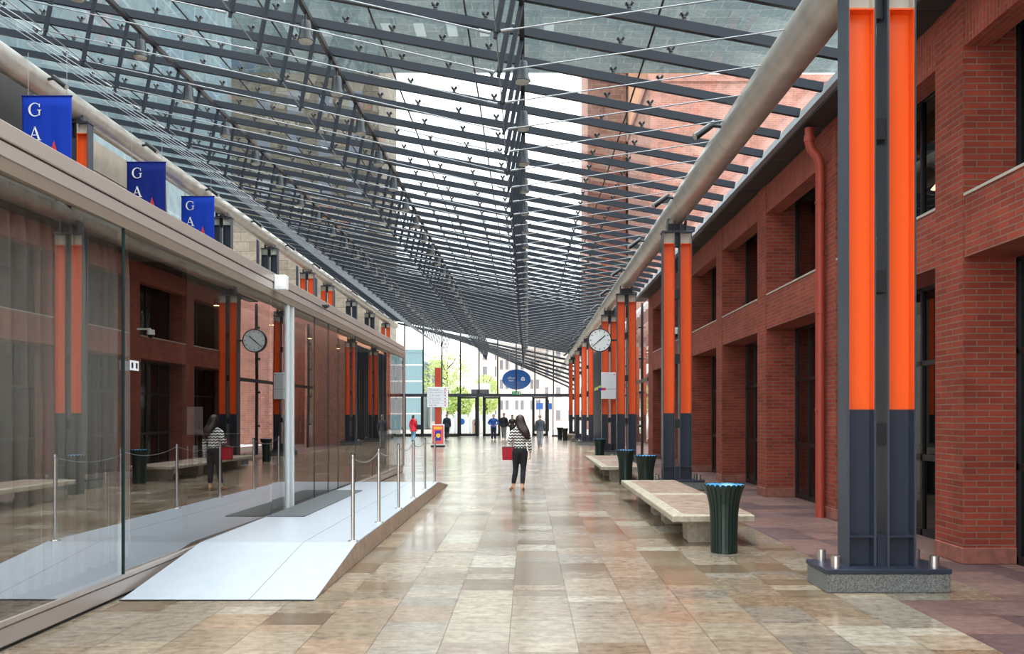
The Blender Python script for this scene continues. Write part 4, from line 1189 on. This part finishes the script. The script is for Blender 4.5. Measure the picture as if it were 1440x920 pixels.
person('person in a bright red hooded coat by the far glass wall', (-6.75, 52.5, 0), math.radians(-25), 1.66, walk, 'cloth_red', 'denim', 'shoe_dark', 'hair_dark', 'mid', 1.2, .28, False, True)
sbg = thing('shoulder_bag', 'black shoulder bag at the side of the red coat', 'bag', (-6.40, 52.35, .98))
MB().loft([(0, 0, -.16, .1, .05), (0, 0, -.14, .14, .065), (0, 0, .06, .13, .06), (0, 0, .12, .08, .04)], n=14).build('bag_body', M['cloth_black'], sbg)
MB().tube([(-.1, 0, .1), (-.12, .0, .3), (-.16, .0, .46), (-.2, .0, .47)], .012, n=6).build('strap', M['cloth_black'], sbg)
person('person in black jacket and trousers walking out behind the signpost', (-5.45, 60.0, 0), math.radians(-4), 1.76, walk, 'cloth_navy', 'cloth_black', 'shoe_dark', 'hair_grey', 'short', 1.22, .18)
person('person in blue jacket with hands on hips facing the hall', (-2.28, 59.5, 0), PI, 1.72, dict(elL=(-.34, -.08, 1.14), wrL=(-.19, .09, 1.02), elR=(.34, -.08, 1.14), wrR=(.19, .09, 1.02), ankR=(.10, 0, .085), ankL=(-.10, 0, .085)), 'cloth_blue', 'cloth_navy', 'shoe_dark', 'hair_grey', 'short', 1.3, .16)
person('person in black jacket and pale grey trousers walking in', (-1.6, 59.8, 0), PI, 1.80, walk, 'cloth_black', 'cloth_grey', 'shoe_dark', 'hair_dark', 'short', 1.25, .16)
person('person in dark brown coat half hidden behind the zigzag top woman', (-1.05, 60.5, 0), PI, 1.68, walk, 'shoe_dark', 'cloth_black', 'shoe_dark', 'hair_dark', 'mid', 1.2, .2, False, True)
person('person in charcoal jacket and grey trousers walking away towards the doors', (.62, 44.5, 0), math.radians(3), 1.68,
       dict(kneeL=(-.08, .03, .5), ankL=(-.06, .0, .085), kneeR=(.07, -.01, .5), ankR=(.05, -.16, .12)), 'cloth_char', 'cloth_grey', 'shoe_dark', 'hair_grey', 'short', 1.18, .12)

# ------------------------------------------------------------------ outside
def building(name, label, x0, x1, y0, y1, z0, z1, m, roof=True):
    t = thing(name, label, 'building', ((x0 + x1) / 2, (y0 + y1) / 2, z0))
    w, d, h = (x1 - x0) / 2, (y1 - y0) / 2, z1 - z0
    MB().box(-w, w, -d, d, 0, h).build('walls', m, t)
    MB().box(-w - .15, w + .15, -d - .15, d + .15, h, h + .4).build('parapet', m, t)
    return t
wb = building('townhouse', 'long pale building with rows of windows across the square', -9, 39, 138, 150, 0, 12.6, M['bwhite'])
for r, z in enumerate((1.0, 4.6, 7.8, 10.4)):
    for k in range(20):
        x = -22 + 1.9 * k
        o = MB().box(x, x + .7, -6.06, -5.98, z, z + 1.5).build('window', M['bwin'], wb)
        MB().box(x - .1, x + .9, -6.12, -6.0, z - .15, z - .02).build('window_sill', M['coping'], o)
bp_ = building('townhouse', 'narrow pinkish house front beyond the oval sign', -4.5, 2.5, 128, 137, 0, 11, M['bpink'])
for z in (2.5, 5.5, 8.3):
    for x in (-3.0, -2.2, -.8, 0, 1.4, 2.2):
        MB().box(x, x + .45, -4.56, -4.48, z, z + 1.35).build('window', M['bwin'], bp_)
gb = building('office_block', 'blue-green glass office block beyond the far end of the pavilion', -17.1, -12.3, 104, 118, 0, 9.0, M['bglass'])
for k in range(4): MB().box(-2.41, 2.41, -7.05, -6.98, 1.8 + 1.9 * k, 1.95 + 1.9 * k).build('floor_band', M['bwhite'], gb)
gb2 = building('office_block', 'white office block beside the blue-green glass block', -11.8, -10.2, 108, 118, 0, 8.0, M['bwhite'])
MB().box(-.6, .6, -5.08, -4.98, 1, 7).build('window_strip', M['bglass'], gb2)

tl = building('street_tower', 'dark teal panelled tower close above the pavilion side of the roof', -44, -14, 12, 42, 0, 48, M['teal_panel'])
ta = building('street_tower', 'tan panelled tower beside the white sky gap, above the pavilion', -52, -17.4, 104, 118, 0, 72, M['tan_panel'])
for r in range(4):
    for k in range(4):
        MB().box(3 + 3.6 * k, 4.6 + 3.6 * k, -7.04, -6.96, 22 + 5 * r, 24.6 + 5 * r).build('window', M['bwin'], ta)
t1 = building('street_building', 'salmon brick block just past the side opening of the hall', 6.9, 34, 50, 60.5, 0, 20.4, M['brick_far'])
t2 = building('street_tower', 'brown brick tower beside the white sky gap, above the brick side', 7.1, 11.6, 105, 118, 0, 72, M['brick_brown'])
t5 = building('street_tower', 'slim tower painted as a sunlit salmon wall between brown tower and salmon brick block', 11.9, 20, 103, 118, 0, 72, M['salmon'])  # added block for a sunlit wall side; its brightness is in the colour
t3 = building('street_bridge_building', 'grey teal building bridging high over the hall across the sky', -60, 60, 62, 99.5, 40, 52, M['teal_panel'])
for k in range(9): MB().box(-24 + 3.2 * k, -23 + 3.2 * k, 6, 9.0, -.06, .02).build('soffit_panel', M['soffit_teal'], t3)

# trees
def tree(label, x, y, h, r, seed):
    rnd = random.Random(seed)
    t = thing('tree', label, 'tree', (x, y, 0), 0, 'trees on the square')
    mb = MB(); mb.tube([(0, 0, 0), (.1, 0, h * .3), (-.05, .1, h * .6), (.1, .05, h * .9)], [.22, .17, .11, .04], n=8)
    for k in range(7):
        a = k * .9; z = h * (.35 + .07 * k); mb.tube([(0, 0, z), (r * .4 * math.cos(a), r * .4 * math.sin(a), z + .6), (r * .7 * math.cos(a), r * .7 * math.sin(a), z + 1.3)], [.09, .06, .02], n=6)
    mb.build('trunk', M['bark'], t)
    mb = MB()
    for _ in range(2600):
        while True:
            p = Vector((rnd.uniform(-1, 1), rnd.uniform(-1, 1), rnd.uniform(-1, 1)))
            if .25 < p.length < 1 and rnd.random() < .55 + .45 * math.sin(p.x * 5 + seed) * math.cos(p.z * 6): break
        c = Vector((p.x * r, p.y * r, h * .62 + p.z * h * .38)); q = .13
        u = Vector((rnd.gauss(0, 1), rnd.gauss(0, 1), rnd.gauss(0, 1))).normalized(); w = u.orthogonal().normalized()
        mb.add([c - u * q, c + w * q * .6, c + u * q, c - w * q * .6], [(0, 1, 2, 3)])
    mb.build('foliage', M['leaf'], t)
tree('leafy light green tree behind the signpost', -8.6, 95, 8.6, 2.7, 1)
tree('light green tree just past the white signboard pole', -4.9, 104, 6.5, 1.7, 2)
tree('lighter green tree beyond the glass doors behind the black-jacketed person', -6.4, 84, 4.4, 1.2, 3)

wpole = thing('signboard_pole', 'tall white pole with grey and white signboard outside', 'signboard', (-5.9, 90, 0))
MB().cyl((0, 0, 0), (0, 0, 5.6), .12, n=12).build('pole', M['white'], wpole)
MB().bbox(.15, 2.1, -.1, .1, 3.5, 4.9, .02).build('board', M['white'], wpole)
MB().box(.2, 2.0, -.12, -.1, 3.7, 4.3).build('grey_panel', M['lampgrey'], wpole)
for k in range(4):
    hp_ = thing('hoarding_panel', 'white hoarding panel with blue disc outside the doors, %s from the signpost' % ORD[k], 'panel', (-7.4 + 1.35 * k, 80 + .2 * k, 0), 0, 'hoarding panels on the square')
    MB().bbox(-.62, .62, -.03, .03, .05, 1.75, .01).build('board', M['white'], hp_)
    MB().cyl((.1, -.036, 1.1), (.1, -.03, 1.1), .28, n=20).build('blue_disc', M['bluesign'] if k % 2 else M['denim'], hp_)
    for x in (-.5, .5): MB().box(x - .03, x + .03, -.2, .2, 0, .05).build('foot', M['lampgrey'], hp_)
for k, x in enumerate((1.25, 2.2)):
    t = thing('street_sign', 'blue rectangular street sign outside the doors, %s of two' % ('closer' if k == 0 else 'farther'), 'sign', (x, 92 + k, 0), 0, 'street signs on the square')
    MB().cyl((0, 0, 0), (0, 0, 3.3), .05, n=8).build('pole', M['lampgrey'], t)
    MB().bbox(-.35, .35, -.05, -.02, 2.3, 2.95, .01).build('plate', M['bluesign'], t)
kb = thing('litter_bin', 'grey bin with rounded top standing outside the glass doors', 'litter bin', (-4.3, 74, 0))
MB().loft([(0, 0, 0, .3, .3), (0, 0, 1.1, .33, .33), (0, 0, 1.25, .3, .3), (0, 0, 1.33, .15, .15)], n=16).build('body', M['ramp_side'], kb)
MB().box(-.15, .15, -.34, -.3, .85, 1.0).build('slot', M['black'], kb)

# ------------------------------------------------------------------ light and camera
w = bpy.data.worlds.new('World'); sc.world = w; w.use_nodes = True
bgn = w.node_tree.nodes['Background']; bgn.inputs[0].default_value = (.96, .98, 1, 1); bgn.inputs[1].default_value = 1.0
nt = w.node_tree; tc = nt.nodes.new('ShaderNodeTexCoord'); sx = nt.nodes.new('ShaderNodeSeparateXYZ'); mr = nt.nodes.new('ShaderNodeMapRange')   # overcast sky: twice as bright overhead than at the horizon
mr.inputs[1].default_value = 0; mr.inputs[2].default_value = 1; mr.inputs[3].default_value = 1.25; mr.inputs[4].default_value = 2.55
nt.links.new(tc.outputs['Generated'], sx.inputs[0]); nt.links.new(sx.outputs[2], mr.inputs[0]); nt.links.new(mr.outputs[0], bgn.inputs[1])
ld = bpy.data.lights.new('sun', 'SUN'); ld.energy = 1.2; ld.angle = math.radians(25); ld.color = (1, .95, .88)
lo = bpy.data.objects.new('sun', ld); COL.objects.link(lo); lo.rotation_euler = Vector((.22, -.12, -.96)).to_track_quat('-Z', 'Y').to_euler()
for i, y in enumerate((6, 13, 20)):
    l = bpy.data.lights.new('pavilion_light', 'AREA'); l.energy = 12; l.size = 1.2; l.color = (1, .85, .66)
    o = bpy.data.objects.new('pavilion_light', l); COL.objects.link(o); o.location = (-6.5, y, 3.4)

cd = bpy.data.cameras.new('camera'); cam = bpy.data.objects.new('camera', cd); COL.objects.link(cam)
cam.location = (0, 0, H); cam.rotation_euler = (PI / 2, 0, 0)
cd.sensor_width = 36; cd.lens = 1250 * 36 / 1440; cd.shift_x = -22 / 1440; cd.shift_y = 125 / 1440; cd.clip_end = 500
sc.camera = cam
vs = sc.view_settings; vs.view_transform = 'Standard'; vs.look = 'None'; vs.gamma = 1; vs.use_curve_mapping = False; vs.exposure = 1.48
cy = sc.cycles; cy.max_bounces = 10; cy.diffuse_bounces = 5; cy.glossy_bounces = 5; cy.transparent_max_bounces = 24; cy.use_denoising = True
cy.sample_clamp_indirect = 6
